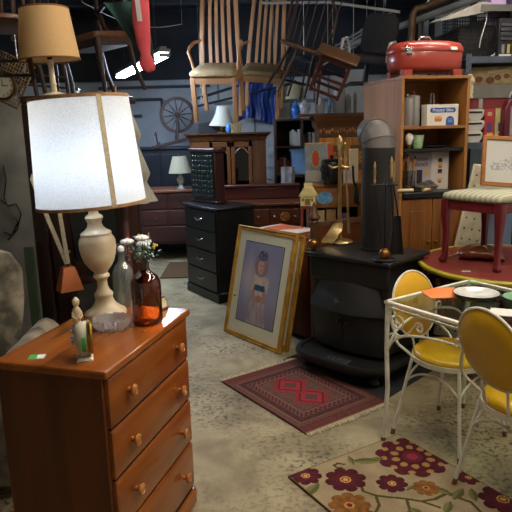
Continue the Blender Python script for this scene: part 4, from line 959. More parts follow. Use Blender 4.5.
# ------------------------------------------------------------------ black chest of drawers and the beaded case
blkw = mat('black painted wood', '#0c0d0f', '#15171a', rough=.32, scale=6, stretch=(.3, 1, 1), spec=.5)
ch = thing('chest_of_drawers', 'black chest of four drawers with silver handles behind the leaning pictures', 'chest', (-.355, 5.785, 0), R(-56.6))
w_, d_, h_ = .31, .21, .90
MB().bb(-w_, w_, -d_+.012, d_, .09, h_-.022).out('body', blkw, ch, bevel=.004); MB().bb(-w_-.022, w_+.022, -d_-.016, d_+.01, h_-.024, h_).out('top', blkw, ch, bevel=.007)
MB().bb(-w_-.012, w_+.012, -d_-.006, d_+.005, 0, .095).out('plinth', blkw, ch, bevel=.012)
for i in range(4):
    z1 = h_-.04-i*.192; z0 = z1-.182
    dr = MB().bb(-w_+.015, w_-.015, -d_-.004, -d_+.014, z0, z1).out('drawer', blkw, ch, bevel=.006)
    m = MB(); m.tube([(-.055, -d_-.004, (z0+z1)/2+.01), (-.045, -d_-.02, (z0+z1)/2+.006), (0, -d_-.026, (z0+z1)/2-.006), (.045, -d_-.02, (z0+z1)/2+.006), (.055, -d_-.004, (z0+z1)/2+.01)], .0065, 8); m.out('handle', steel, dr)
gb = thing('beaded_case', 'tall slim case with grid of dark green beads and red sides on the black chest', 'case', (-.455, 5.875, h_), R(-50))
red_ox = wood('oxblood wood', '#230d0b', '#371511', 'z', .35, 4, .2)
m = MB(); m.bb(-.2, .2, -.05, .06, .03, .49); m.out('case_body', red_ox, gb, bevel=.004); m = MB(); m.bb(-.22, .22, -.065, .075, .49, .525); m.bb(-.215, .215, -.06, .07, 0, .03); m.out('mouldings', red_ox, gb, bevel=.008)
pn = MB().bb(-.175, .175, -.058, -.048, .045, .475).out('front_panel', mat('dark green panel', '#0e1715', '#15211e', rough=.3), gb)
bead = mat('green glass bead', '#122522', '#1b3630', rough=.15, spec=.8, scale=30); m = MB()
for i in range(7):
    for j in range(9): m.ball((-.15+i*.05, -.058, .07+j*.047), (.016, .008, .016), 8, 6)
bo = m.out('bead_grid', bead, pn)
# ------------------------------------------------------------------ sideboard, china cabinet, desk, bookcase, armoire
oak_d = wood('dark red oak', '#3c1d10', '#5f321a', 'x', .3, 4, .3); oak_dz = wood('dark red oak upright', '#2f170d', '#4e2a16', 'z', .32, 4, .25)
sb = thing('sideboard', 'dark red oak sideboard with carved rosette drawers and low back rail beyond the black chest', 'sideboard', (.09, 6.47, 0))
MB().bb(-.40, .39, -.2, .2, .1, .80).out('body', oak_dz, sb, bevel=.006); MB().bb(-.43, .42, -.23, .2, .80, .835).out('top', oak_d, sb, bevel=.01, seg=3)
MB().bb(-.42, .41, .15, .19, .835, .965).out('back_rail', wood('red mahogany rail', '#33100d', '#4a1a14', 'x', .3, 4, .3), sb, bevel=.012); MB().bb(-.43, .42, .13, .2, .965, 1.0).out('rail_cap', wood('red mahogany rail', '#33100d', '#4a1a14'), sb, bevel=.012)
for x0, x1 in ((-.385, .06), (.075, .375)):
    dr = MB().bb(x0, x1, -.215, -.195, .60, .77).out('drawer', oak_d, sb, bevel=.008)
    cx = (x0+x1)/2
    m = MB(); m.T = Matrix.Translation((cx, -.215, .685)) @ Matrix.Rotation(R(90), 4, 'X'); m.lathe([(.05, 0), (.052, .008), (.045, .014), (.03, .010), (.012, .016), (0, .017)], 24); m.T = Matrix(); m.out('rosette', mat('polished oak', '#7a4a22', '#94602e', rough=.25, scale=20), dr)
    for s in (-1, 1): MB().ball((cx+s*.11, -.228, .69), .014, 10, 8).out('knob', steel, dr)
for x0, x1 in ((-.385, -.01), (.0, .375)): MB().bb(x0, x1, -.212, -.195, .13, .575).out('door', oak_dz, sb, bevel=.008)
for sx in (-.36, .35):
    for sy in (-.16, .16): MB().lathe([(.018, 0), (.026, .03), (.018, .06), (.03, .1)], 12, c=(sx, sy, 0)).out('foot', oak_dz, sb)
cab_o = wood('brown oak cabinet', '#3a2112', '#5a3820', 'z', .32, 4, .25); cab_l = wood('lit oak stile', '#4f2f17', '#6b4322', 'z', .32, 4, .25)  # second oak is a lit copy: light on the stiles put into the colour
cg = clear_glass('cabinet glass', '#8f9a9a', .8, .04)
cn2 = thing('china_cabinet', 'brown oak china cabinet with two glazed doors and wide cornice at the back', 'cabinet', (-.30, 7.1, 0))
MB().bb(-.40, .43, .18, .2, 0, 1.5).out('back', dark_gap, cn2)
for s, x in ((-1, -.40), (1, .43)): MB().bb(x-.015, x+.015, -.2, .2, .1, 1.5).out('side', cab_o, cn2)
MB().bb(-.40, .43, -.2, .2, .05, .78).out('base', cab_o, cn2, bevel=.004)
m = MB(); m.loft([[V(x, y, z) for x, y in ((-.415-e, -.215-e), (.445+e, -.215-e), (.445+e, .2), (-.415-e, .2))] for e, z in ((0, 1.47), (.01, 1.49), (.015, 1.51), (.05, 1.54), (.06, 1.545), (.06, 1.56))]); m.out('cornice', cab_o, cn2)
for z in (1.02, 1.25): MB().bb(-.38, .41, -.15, .18, z, z+.015).out('shelf', cab_o, cn2)
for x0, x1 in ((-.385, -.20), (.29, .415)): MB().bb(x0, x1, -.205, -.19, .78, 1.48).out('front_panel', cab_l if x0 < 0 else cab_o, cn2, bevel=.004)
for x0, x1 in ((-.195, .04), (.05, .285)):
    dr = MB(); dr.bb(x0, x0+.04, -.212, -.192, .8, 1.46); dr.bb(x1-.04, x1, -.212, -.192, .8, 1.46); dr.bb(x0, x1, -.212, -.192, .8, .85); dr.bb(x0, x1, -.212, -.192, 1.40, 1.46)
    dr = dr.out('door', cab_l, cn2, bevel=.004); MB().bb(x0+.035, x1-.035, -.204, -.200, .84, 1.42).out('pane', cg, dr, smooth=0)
    m = MB(); m.tube([(x0+.04, -.206, 1.33)]+[(x0+.04+(x1-x0-.08)*i/10, -.206, 1.33+.06*math.sin(PI*i/10)) for i in range(1, 10)]+[(x1-.04, -.206, 1.33)], .008, 6); m.out('arched_bar', cab_l, dr)
ware = mat('pale china', '#8d8f8a', '#a9aaa4', rough=.3, scale=10)
for i, (x, z) in enumerate(((-.12, 1.265), (.10, 1.265), (.22, 1.265), (-.08, 1.035), (.12, 1.035), (.2, .785), (-.05, .785))):
    tag(MB().lathe([(0, 0), (.03, 0), (.034, .01), (.045, .05), (.05, .075), (.047, .075), (.03, .02), (0, .015)], 18).out('china_bowl', ware, loc=(-.30+x, 7.1-.05, z)), 'pale china bowl behind the glazed doors of the oak cabinet', 'bowl', 'china in the oak cabinet')
# white bell lamp, black box and basket on the china cabinet
sl_ = at(222, 131, 7.05)
t = thing('bell_lamp', 'table lamp with white bell shade standing on the china cabinet', 'lamp', (sl_.x, 7.05, 1.56), rot=(0, R(4), 0))
MB().lathe([(0, 0), (.05, 0), (.05, .01), (.02, .02), (.03, .05), (.012, .09), (.012, .18), (0, .18)], 20).out('base', mat('dull brass base', '#6b5a38', rough=.4, metal=.6), t)
m = MB(); m.lathe([(.155, .075), (.125, .12), (.095, .18), (.075, .25), (.068, .30)], 36, cap=False); m.out('lamp_shade', shade_mat('ivory shade', '#b9b8aa', '#cac9bc', .35, 150), t)
tag(MB().bb(-.15, .15, -.08, .08, 0, .125).out('black_case', mat('black case', '#0c0e12', '#13161b', rough=.4), loc=(-.47, 7.13, 1.56), bevel=.006), 'black oblong case on the china cabinet behind the bell lamp', 'case')
m = MB(); m.loft([[V(x, y, z) for x, y in rrect(a, b2, .01, 3)] for a, b2, z in ((.055, .05, 0), (.07, .06, .10), (.064, .055, .10), (.05, .045, .012))]); bk = tag(m.out('wicker_basket', mat('pale wicker', '#8d7d58', '#a9986f', rough=.8, scale=60, bump=.4), loc=(-.20, 6.97, 1.56), rot=(0, 0, .3)), 'small pale wicker basket beside the bell lamp on the china cabinet', 'basket')
tag(MB().ball((0, 0, .05), (.03, .03, .05), 14, 10).out('blue_glass', mat('blue glass', '#2f7fd0', rough=.1, spec=.8, emit='#2f7fd0', estr=.0), loc=(-.27, 6.92, 1.56)), 'small bright blue glass piece between the bell lamp and the wicker basket', 'ornament')
# reddish desk with small lamp
dk = thing('writing_desk', 'dark reddish wooden desk cabinet at the back left carrying a small lamp', 'desk', (-1.06, 7.6, 0))
rdk = wood('dull red desk wood', '#2e1814', '#452620', 'x', .45, 4)
MB().bb(-.36, .36, -.24, .25, .22, .86).out('body', rdk, dk, bevel=.004); MB().bb(-.38, .38, -.27, .26, .86, .89).out('top', wood('worn desk top', '#5a3524', '#83563a', 'x', .35, 4), dk, bevel=.006)
for x0, x1, z0, z1 in ((-.34, -.02, .66, .84), (.02, .34, .66, .84), (-.34, -.02, .46, .64), (.02, .34, .46, .64), (-.34, .34, .25, .44)):
    dr = MB().bb(x0, x1, -.252, -.235, z0, z1).out('drawer', rdk, dk, bevel=.005); MB().tube([((x0+x1)/2-.04, -.252, (z0+z1)/2), ((x0+x1)/2, -.272, (z0+z1)/2-.01), ((x0+x1)/2+.04, -.252, (z0+z1)/2)], .004, 6).out('pull', mat('dark iron tool', '#25211d', rough=.5, metal=.6), dr)
for sx in (-.33, .33):
    for sy in (-.2, .21): MB().lathe([(.016, 0), (.024, .04), (.014, .08), (.028, .2), (.03, .23)], 12, c=(sx, sy, 0)).out('leg', rdk, dk)
q = at(181, 187, 7.45)
t = thing('small_lamp', 'small unlit lamp with pale cone shade and stone base on the reddish desk', 'lamp', (q.x, 7.45, .89))
MB().lathe([(0, 0), (.055, 0), (.055, .015), (.03, .03), (.022, .05), (.045, .085), (.05, .12), (.03, .15), (.018, .17), (.026, .19), (.012, .205), (.012, .23), (0, .23)], 24).out('base', mat('grey alabaster', '#8d8a80', '#b2aea2', rough=.35, scale=16), t)
MB().lathe([(.145, .20), (.085, .40)], 36, cap=False).out('lamp_shade', shade_mat('pale cone shade', '#a9a58c', '#bab69e', .3, 140), t)
MB().lathe([(0, .22), (.008, .22), (.008, .41), (.012, .43), (0, .44)], 10).out('finial', brass, t)
tag(MB().bb(-.35, .35, -.4, .4, 0, .012).out('brown_mat', mat('brown coir mat', '#4d3822', '#604729', rough=.95, scale=60, bump=.4), loc=(-.72, 6.85, 0)), 'brown mat on the floor before the reddish desk', 'mat')
# dark cabinet behind the desk, carrying the spinning wheel
tv = thing('dark_cupboard', 'dark blue black cupboard standing behind the reddish desk', 'cupboard', (-1.22, 8.25, 0))
dkb = mat('blue black paint', '#11161d', '#1a212a', rough=.4, scale=4)
MB().bb(-.45, .45, -.25, .25, 0, 1.36).out('body', dkb, tv, bevel=.006)
for s in (-1, 1):
    d_ = MB().bb(s*.22-.21, s*.22+.21, -.268, -.25, .06, 1.30).out('door', dkb, tv, bevel=.006); MB().ball((s*.03, -.275, .8), .012).out('knob', steel, d_)
MB().bb(-.47, .47, -.28, .26, 1.36, 1.39).out('top', dkb, tv, bevel=.006)
q = at(177, 115, 8.05)
sw = thing('spinning_wheel', 'dark wooden spinning wheel with many spokes standing on the blue black cupboard', 'spinning wheel', (q.x, 8.1, 1.39), R(15))
swm = wood('old spinning wheel wood', '#2a1d19', '#423029', 'x', .5, 4); cz = q.z-1.39
m = MB(); rw = .215; m.loft([[V((rw+o)*math.cos(2*PI*j/48), y, cz+(rw+o)*math.sin(2*PI*j/48)) for j in range(48)] for o, y in ((-.022, -.02), (.018, -.02), (.018, .02), (-.022, .02))], close=True); m.out('rim', swm, sw)
for i in range(12):
    a = i*PI/6+.1; MB().tube([V(0, 0, cz)+V(math.cos(a), 0, math.sin(a))*r_ for r_ in (.03, .08, .13, .2)], [.006, .010, .007, .006], 8).out('spoke', swm, sw)
m = MB(); m.T = Matrix.Translation((0, 0, cz)) @ Matrix.Rotation(R(90), 4, 'X'); m.lathe([(0, -.05), (.02, -.05), (.035, -.02), (.035, .02), (.02, .05), (0, .05)], 16); m.out('hub', swm, sw)
for s in (-1, 1): MB().tube([V(-.03, s*.06, .06), V(-.01, s*.055, cz*.6), V(0, s*.052, cz+.02)], [.016, .013, .011], 8).out('upright', swm, sw)
MB().box((-.05, 0, .06), (.62, .16, .035), (0, R(-12), 0)).out('saddle', swm, sw, bevel=.005)
for x, y in ((-.3, -.05), (-.3, .05), (.2, 0)): MB().tube([(x*.85, y, .06), (x, y*1.4, 0)], [.012, .010], 8).out('leg', swm, sw)
m = MB(); m.tube([(-.28, 0, .04), (-.3, 0, .20)], .010); m.tube([(-.32, -.06, .16), (-.28, .06, .16)], .008); m.out('flyer', swm, sw)
# dark bookcase
bkm = wood('dark bookcase wood', '#33221a', '#483126', 'z', .45, 4)
BX0, BX1, BY0, BY1 = .26, .95, 7.4, 7.7
bcs = thing('bookcase', 'dark brown two-bay bookcase with books at the back of the shop', 'bookcase', ((BX0+BX1)/2, 7.55, 0))
hwb = (BX1-BX0)/2
for x in (-hwb, -.02, hwb-.025): MB().bb(x, x+.025, -.15, .15, 0, 1.68).out('upright', bkm, bcs)
MB().bb(-hwb-.01, hwb+.01, -.16, .15, 1.68, 1.705).out('top', bkm, bcs, bevel=.003); MB().bb(-hwb, hwb, .135, .15, 0, 1.68).out('back', dark_gap, bcs)
for z in (.75, 1.02, 1.36): 
    for x0, x1 in ((-hwb+.025, -.02), (.005, hwb-.025)):
        zz = z if not (z == 1.36 and x0 > 0) else 1.30
        MB().bb(x0, x1, -.15, .135, zz, zz+.02).out('shelf', bkm, bcs)
MB().bb(-hwb, hwb, -.145, .13, 0, .1).out('plinth', bkm, bcs)
rnd = random.Random(11)
bc2 = ['#8d8f8c', '#a7a49c', '#6b5f58', '#3d4a63', '#7a4a3a', '#b3b0a6', '#2f3540', '#8a6a4a', '#5a6a78', '#94643c', '#c0bdb4', '#4a2f2c']
nmw = {'#8d8f8c': 'grey', '#a7a49c': 'pale grey', '#6b5f58': 'brown grey', '#3d4a63': 'navy', '#7a4a3a': 'rust', '#b3b0a6': 'cream', '#2f3540': 'charcoal', '#8a6a4a': 'tan', '#5a6a78': 'slate blue', '#94643c': 'orange brown', '#c0bdb4': 'white', '#4a2f2c': 'maroon', '#8c2f2a': 'red'}
def books(x, x1, z, n_, desc, grp, cols=None, y=7.45, hmax=.23):
    i = 0
    while x < x1-.02 and i < n_:
        w_ = rnd.uniform(.016, .036); h_ = rnd.uniform(.7, 1)*hmax; c = rnd.choice(cols or bc2)
        tag(MB().bb(-w_/2, w_/2, -.0, .16, 0, h_).out('book', mat('book '+c, c, rough=.6), loc=(x+w_/2, y, z), bevel=.002), f'{nmw[c]} book standing {desc}', 'book', grp)
        x += w_+.002; i += 1
bx = (BX0+BX1)/2
books(bx-.15, bx-.025, 1.38, 6, 'in the left bay of the dark bookcase', 'books in the left bay', ['#b3b0a6', '#c0bdb4', '#8d8f8c', '#a7a49c'], hmax=.2)
books(bx+.012, bx+hwb-.03, 1.32, 12, 'in the right bay of the dark bookcase', 'books in the right bay')
books(bx-hwb+.03, bx-.03, 1.04, 12, 'on the middle shelf of the dark bookcase', 'books on the middle shelf', ['#8c2f2a', '#7a4a3a', '#4a2f2c', '#a7a49c', '#94643c'], hmax=.2)
q = at(301, 172, 7.1)
bn = thing('storage_bin', 'light blue plastic storage bin standing before the dark bookcase', 'bin', (q.x+.02, 7.2, 1.06))
bl_ = mat('light blue plastic', '#5f86b4', '#6f95c0', rough=.45, scale=4)
m = MB(); m.loft([[V(x, y, z) for x, y in rrect(a, b2, .02, 4)] for a, b2, z in ((.12, .1, 0), (.135, .115, .27), (.128, .108, .27), (.115, .095, .01))]); m.out('tub', bl_, bn); 
m = MB(); m.loft([[V(x, y, z) for x, y in rrect(a, b2, .02, 4)] for a, b2, z in ((.145, .125, .262), (.147, .127, .285), (.135, .115, .29))]); m.out('lid', bl_, bn)
st_ = thing('side_stand', 'dark wooden stand under the light blue bin', 'stand', (q.x+.02, 7.2, 0))
MB().bb(-.15, .15, -.14, .14, 1.03, 1.06).out('top', bkm, st_)
for sx in (-1, 1):
    for sy in (-1, 1): MB().bb(sx*.13-.015, sx*.13+.015, sy*.12-.015, sy*.12+.015, 0, 1.03).out('leg', bkm, st_)
# plastic wrapped bundle
q = at(285, 197, 6.95)
m = MB(); rings = []
for i in range(10):
    f = i/9; rings.append([V((.10-.03*f+.012*math.sin(7*a+f*9))*math.cos(a)+.06*f, (.06+.01*math.sin(5*a-f*7))*math.sin(a), f*.95) for a in [2*PI*j/24 for j in range(24)]])
m.loft(rings); tag(m.out('wrapped_bundle', mat('crumpled clear plastic', '#6f7274', '#9a9c9d', rough=.25, scale=12, spec=.8, bump=.6), loc=(q.x-.02, 6.98, .22)), 'tall bundle wrapped in crumpled grey plastic behind the sideboard', 'bundle')
bpy.data.objects['wrapped_bundle'].location.z = 0; bpy.data.objects['wrapped_bundle'].scale.z = 1.22
# white stand of shelves between the cabinets
m = MB(); m.bb(-.04, .04, -.06, .06, 0, 1.36); wp_ = m.out('white_post', whitepanel, loc=(.23, 7.95, 0)); tag(wp_, 'narrow white post cabinet between the china cabinet and dark bookcase', 'cabinet')
for i, z in enumerate((1.25, 1.1, .95)): MB().bb(-.05, .05, -.075, -.06, z, z+.06).out('white_box', whitepanel, wp_)
# armoire with carved doors and the shelf board of vases
arm_z = wood('carved golden oak', '#8a5420', '#bd7d34', 'z', .35, 6, .2); arm_d = wood('dark armoire wood', '#4a2d18', '#6a4424', 'x', .4, 4)
ar = thing('armoire', 'carved golden brown armoire with panelled doors behind the stove pipe', 'armoire', (.985, 6.85, 0))
MB().bb(-.27, .30, -.22, .25, 0, 1.62).out('body', arm_d, ar, bevel=.005)
m = MB(); m.loft([[V(x, y, z) for x, y in ((-.28-e, -.23-e), (.31+e, -.23-e), (.31+e, .25), (-.28-e, .25))] for e, z in ((0, 1.58), (.02, 1.62), (.02, 1.66), (.05, 1.70), (.05, 1.715))]); m.out('cornice', arm_d, ar)
fz = MB(); fz.bb(-.27, .30, -.235, -.22, 1.50, 1.60); fz = fz.out('frieze', arm_d, ar)
m = MB()
for i in range(18): m.ball((-.25+i*.031, -.238, 1.55+.012*math.sin(i*1.9)), (.014, .008, .022), 8, 6)
m.out('carving', arm_z, fz)
for s in (-1, 1):
    x0, x1 = (-.26, .012) if s < 0 else (.018, .29)
    d_ = MB().bb(x0, x1, -.24, -.22, .12, 1.48).out('door', arm_z, ar, bevel=.005)
    for z0, z1 in ((1.13, 1.40), (.62, 1.05), (.2, .54)):
        m = MB(); cx = (x0+x1)/2; hw_ = (x1-x0)/2-.05
        for e, y0 in ((0, -.246), (.022, -.252)): m.bb(cx-hw_+e, cx+hw_-e, y0, -.238, z0+e, z1-e)
        pnl = m.out('carved_panel', arm_d if z0 > 1.1 else arm_z, d_, bevel=.004)
        m = MB()
        for j in range(7): m.ball((cx+.035*math.cos(j*.9), -.253, (z0+z1)/2+.06*math.sin(j*.9)), (.016, .007, .02), 8, 6)
        m.ball((cx, -.254, (z0+z1)/2), (.03, .008, .035), 10, 6); m.out('leaf_carving', arm_z, pnl)
    MB().ball((.012 if s < 0 else .03, -.25, .95), .012).out('knob', brass, d_)
sbd = MB().bb(-.46, .36, -.2, .2, 0, .025)
tag(sbd.out('shelf_board', wood('shelf board', '#4f3018', '#6d4524', 'x', .4, 4), loc=(.96, 6.82, 1.715), bevel=.003), 'long brown shelf board lying on top of the carved armoire', 'shelf')
ZB = 1.74
wch = mat('white porcelain vase', '#b9bcc0', '#c6c8ca', rough=.2, scale=8); bch = mat('blue and white porcelain', '#8e9bab', '#b9c0c8', rough=.2, scale=30)
def vase(nm, px, Y, prof, m_, lab, cat):
    p = at(px, 112, Y); o = MB().lathe([(r*.001, z*.001) for r, z in prof], 28).out(nm, m_, loc=(p.x, Y, ZB)); return tag(o, lab, cat)
vase('patterned_vase', 305, 6.72, [(0, 0), (35, 0), (38, 8), (55, 40), (62, 75), (55, 105), (30, 125), (24, 135), (30, 150), (0, 150)], bch, 'round blue and white patterned vase at the left end of the shelf board', 'vase')
vase('ginger_jar', 320, 6.75, [(0, 0), (40, 0), (48, 30), (56, 90), (56, 130), (40, 165), (30, 170), (34, 180), (0, 185)], wch, 'plain white ginger jar on the shelf board right of the patterned vase', 'jar')
vase('clear_jar', 330, 6.70, [(0, 0), (16, 0), (18, 10), (18, 190), (10, 205), (0, 205)], mat('blue grey glass', '#5f7f9c', '#8fb0c8', rough=.1, spec=.8, scale=9), 'thin blue grey glass bottle between the ginger jar and white pitcher', 'bottle')
t = thing('white_pitcher', 'tall white ceramic pitcher with a bowl on top on the shelf board', 'pitcher', (at(339, 112, 6.8).x, 6.8, ZB))
MB().lathe([(0, 0), (.06, 0), (.065, .02), (.072, .10), (.066, .19), (.056, .24), (.06, .26), (0, .26)], 28).out('pitcher_body', wch, t)
tag(MB().lathe([(0, 0), (.03, 0), (.036, .008), (.085, .045), (.09, .055), (.082, .055), (.03, .014), (0, .012)], 26).out('white_bowl', wch, loc=(t.location.x, 6.8, 2.0)), 'white bowl resting on the tall white pitcher', 'bowl')
for px, h_, nm, lab in ((348, .20, 'pale canister', 'pale cylindrical canister on the shelf board next to the white pitcher'), (355, .22, 'slim bottle', 'slim grey bottle on the shelf board at the edge of the tall shelf cabinet')):
    vase(nm.replace(' ', '_'), px, 6.75, [(0, 0), (34 if 'can' in nm else 18, 0), (34 if 'can' in nm else 18, h_*850), (20 if 'can' in nm else 9, h_*930), (20 if 'can' in nm else 9, h_*1000), (0, h_*1000)], mat('grey stoneware', '#7e7c78', '#9a9893', rough=.4, scale=12), lab, 'jar')
q = at(296, 122, 7.55)
t = thing('cream_lamp', 'small lamp with cream cone shade on top of the dark bookcase', 'lamp', (q.x, 7.55, 1.705))
MB().lathe([(0, 0), (.05, 0), (.05, .012), (.03, .03), (.05, .07), (.055, .11), (.03, .16), (.012, .19), (.012, .26), (0, .26)], 22).out('base', mat('bright blue ceramic', '#2a62b4', '#4c8ad6', rough=.15, scale=10), t)
MB().lathe([(.13, .23), (.075, .42)], 32, cap=False).out('lamp_shade', shade_mat('cream cone shade', '#a39a78', '#b6ad8b', .3, 140), t)
MB().lathe([(0, .25), (.006, .25), (.006, .43), (.012, .45), (0, .46)], 10).out('finial', steel, t)
# blue tarp hung on the partition
p = at(256, 76, 8.72)
m = MB(); m.sheet(lambda u, v: V((u-.5)*.52*(1+.1*v)+.015*math.sin(9*v), -.05-.03*math.sin(u*19+2*v)-.012*math.sin(u*41), -.62*v+.05*math.sin(u*5)*v), 50, 16, .006)
tp_ = tag(m.out('blue_tarp', mat('royal blue tarpaulin', '#16306e', '#23448c', rough=.35, scale=5, bump=.3), loc=(p.x, 8.72, p.z), smooth=60), 'crumpled royal blue tarpaulin hanging on the pale partition', 'tarpaulin')
MB().cyl((-.3, .0, 0), (.3, .0, 0), .012).out('hanging_rail', mat('dull pipe', '#4d555d'), tp_)
# ------------------------------------------------------------------ tall shelf cabinet with kitchen things
kw = wood('golden brown shelf wood', '#7a4a20', '#a06c36', 'x', .38, 4, .15); kwz = wood('golden brown cabinet side', '#8f5d28', '#ae783c', 'z', .5, 3, .1); kwd = wood('brown panelled door', '#6b4018', '#8d5a28', 'z', .35, 5, .2)
KA = R(12); KW, KD, KH = .525, .68, 1.93
ko = V(1.04, 4.30, 0)
KX, KY = V(math.cos(KA), math.sin(KA), 0), V(-math.sin(KA), math.cos(KA), 0)
kc = thing('shelf_cabinet', 'tall golden brown open shelf cabinet behind the stove with red roaster on top', 'cabinet', ko, KA)
def kp(x, y, z): return ko+KX*x+KY*y+V(0, 0, z)
MB().bb(0, .022, 0, KD, 0, KH-.02).out('side', kwz, kc, bevel=.003); MB().bb(KW-.022, KW, 0, KD, 0, KH-.02).out('side', kwz, kc, bevel=.003)
MB().bb(-.004, KW+.004, -.006, KD, KH-.022, KH).out('top', kw, kc, bevel=.003)
MB().bb(.02, KW-.02, .40, .42, 0, KH-.02).out('back', kwz, kc)
MB().bb(.022, KW-.022, .0, .40, 1.565, 1.587).out('shelf', kw, kc, bevel=.002); MB().bb(.022, KW-.022, .02, .40, 1.405, 1.428).out('shelf', mat('black shelf', '#141416', rough=.5), kc, bevel=.002)
MB().bb(.022, KW-.02, -.02, .40, 1.075, 1.12).out('counter', mat('black counter', '#121316', '#191a1e', rough=.35), kc, bevel=.006)
MB().bb(.02, KW-.02, .015, .40, 0, .09).out('plinth', dark_gap, kc)
for x0, x1 in ((.022, KW/2-.003), (KW/2+.003, KW-.022)):
    d_ = MB().bb(x0, x1, -.004, .016, .1, 1.07).out('door', kwd, kc, bevel=.003); MB().box(((x0+x1)/2, -.007, .585), ((x1-x0)-.12, .012, .8)).out('door_panel', kwd, d_, bevel=.006)
    MB().ball((KW/2+(.03 if x0 > .2 else -.03), -.014, .75), .011).out('knob', brass, d_)
# things on its shelves
alum = mat('brushed aluminium', '#8e8e8c', '#b2b1ad', rough=.32, metal=.55, scale=10, stretch=(3, 3, .2))
def canister(x, y, z, r, h, lab, knob):
    t = thing('metal_canister', lab, 'canister', kp(x, y, z), group='aluminium canisters on the upper shelf')
    MB().lathe([(0, 0), (r, 0), (r+.002, .004), (r+.002, h), (r-.002, h)], 32).out('canister_body', alum, t); l = MB(); l.lathe([(r+.004, h-.012), (r+.004, h+.003), (r-.004, h+.011), (.01, h+.014), (0, h+.014)], 32); l = l.out('lid', alum, t)
    m = MB(); m.lathe([(.006, h+.012), (.006, h+.02), (.012, h+.027), (.011, h+.038), (0, h+.043)], 16); m.out('lid_knob', knob, l); return t
canister(.088, .09, 1.587, .043, .185, 'brushed aluminium canister with pale knob at the left end of the upper shelf', steel)
canister(.148, .12, 1.587, .046, .205, 'brushed aluminium canister with dark red knob on the upper shelf', mat('dark red knob', '#6e1f18', rough=.3))
t = thing('coffee_pot', 'dark glass coffee pot with chrome top behind the white toaster box', 'pot', kp(.225, .24, 1.587))
MB().lathe([(0, 0), (.05, 0), (.058, .02), (.056, .09), (.04, .13), (.036, .15), (0, .15)], 26).out('pot_body', blk, t); MB().lathe([(.038, .148), (.04, .16), (.03, .17), (.006, .172), (.006, .182), (.012, .19), (0, .196)], 24).out('lid', steel, t)
MB().tube([(.055, 0, .12), (.095, 0, .115), (.1, 0, .06), (.062, 0, .04)], .008, 8).out('handle', blk, t)
t = thing('chrome_stand', 'narrow chrome kitchen stand with two upright prongs behind the white toaster box', 'kitchen tool', kp(.34, .20, 1.587))
MB().bb(-.05, .05, -.04, .04, 0, .02).out('base', steel, t, bevel=.004)
for s in (-1, 1): MB().tube([(s*.012, 0, .02), (s*.014, 0, .15), (s*.01, 0, .225), (s*.004, 0, .235)], .008, 8).out('prong', steel, t)
wh = mat('white glossy carton', '#cfcbc0', '#d8d4ca', rough=.5, scale=8); bluep = mat('blue print', '#2450a0', rough=.5); whp = mat('white print', '#e4e2dc', rough=.5)
t = thing('toaster_box', 'white toaster carton with blue banner lettering on the upper shelf', 'box', kp(.335, .075, 1.587), KA)
MB().bb(-.122, .122, -.045, .045, 0, .148).out('carton', wh, t, bevel=.002)
m = MB(); m.T = Matrix.Translation((.0, -.0455, .107)) @ Matrix.Rotation(R(90), 4, 'X'); m.prism(rrect(.100, .017, .016, 6), 0, .0012); bnr = m.out('blue_banner', bluep, t)
text('lettering', 'Proctor Silex', .031, whp, bnr, (0, -.0472, .107), (R(90), 0, 0), sx=.98)
m = MB(); m.T = Matrix.Translation((.058, -.0455, .033)) @ Matrix.Rotation(R(90), 4, 'X'); m.prism([(-.032, -.032)]+[(.032*math.cos(a), .032*math.sin(a)) for a in [PI*i/12 for i in range(13)]][::1]+[] if 0 else [(.032, -.032), (.032, 0)]+[(.032*math.cos(PI*i/12), .032*math.sin(PI*i/12)) for i in range(1, 12)]+[(-.032, 0), (-.032, -.032)], 0, .0012); bdg = m.out('blue_badge', bluep, t)
for zz in (.044, .034, .024): MB().box((.058, -.0472, zz), (.038, .0006, .004)).out('badge_line', mat('pale blue print', '#7f9cd0', rough=.5), bdg)
tor = mat('toast orange print', '#b4632c', '#c87b3e', rough=.5, scale=60)
m = MB(); m.T = Matrix.Translation((-.035, -.0455, .045)) @ Matrix.Rotation(R(90), 4, 'X'); m.prism(rrect(.028, .018, .008, 4), 0, .001); m.T = Matrix(); to = m.out('toaster_picture', tor, t)
m = MB()
for s in (-1, 1): m.box((-.035+s*.014, -.0468, .058), (.02, .0008, .02))
m.out('toast_picture', mat('pale toast print', '#d2a36c', rough=.5), to)
t = thing('light_bulb', 'white light bulb standing on its cap on the black shelf', 'light bulb', kp(.095, .06, 1.428))
MB().lathe([(0, 0), (.012, 0), (.013, .004), (.014, .03), (.016, .032)], 18).out('cap', brass, t); MB().lathe([(.014, .03), (.02, .045), (.029, .068), (.03, .082), (.024, .1), (.01, .11), (0, .112)], 24).out('glass_globe', mat('opal glass', '#dcd9cc', rough=.2), t)
tag(MB().lathe([(0, 0), (.030, 0), (.036, .01), (.044, .07), (.047, .095), (.044, .095), (.034, .012), (0, .008)], 28).out('green_cup', mat('speckled pale green glaze', '#8fb488', '#a9c8a0', rough=.3, scale=70), loc=kp(.175, .09, 1.428)), 'pale green speckled cup on the black shelf beside the light bulb', 'cup')
tag(MB().lathe([(0, 0), (.08, 0), (.10, .008), (.115, .014), (.113, .017), (.08, .006), (0, .005)], 30).out('glass_tray', mat('grey glass tray', '#3a3632', rough=.15, spec=.8), loc=kp(.32, .15, 1.428)), 'low dark glass dish on the black shelf under the toaster box', 'dish')
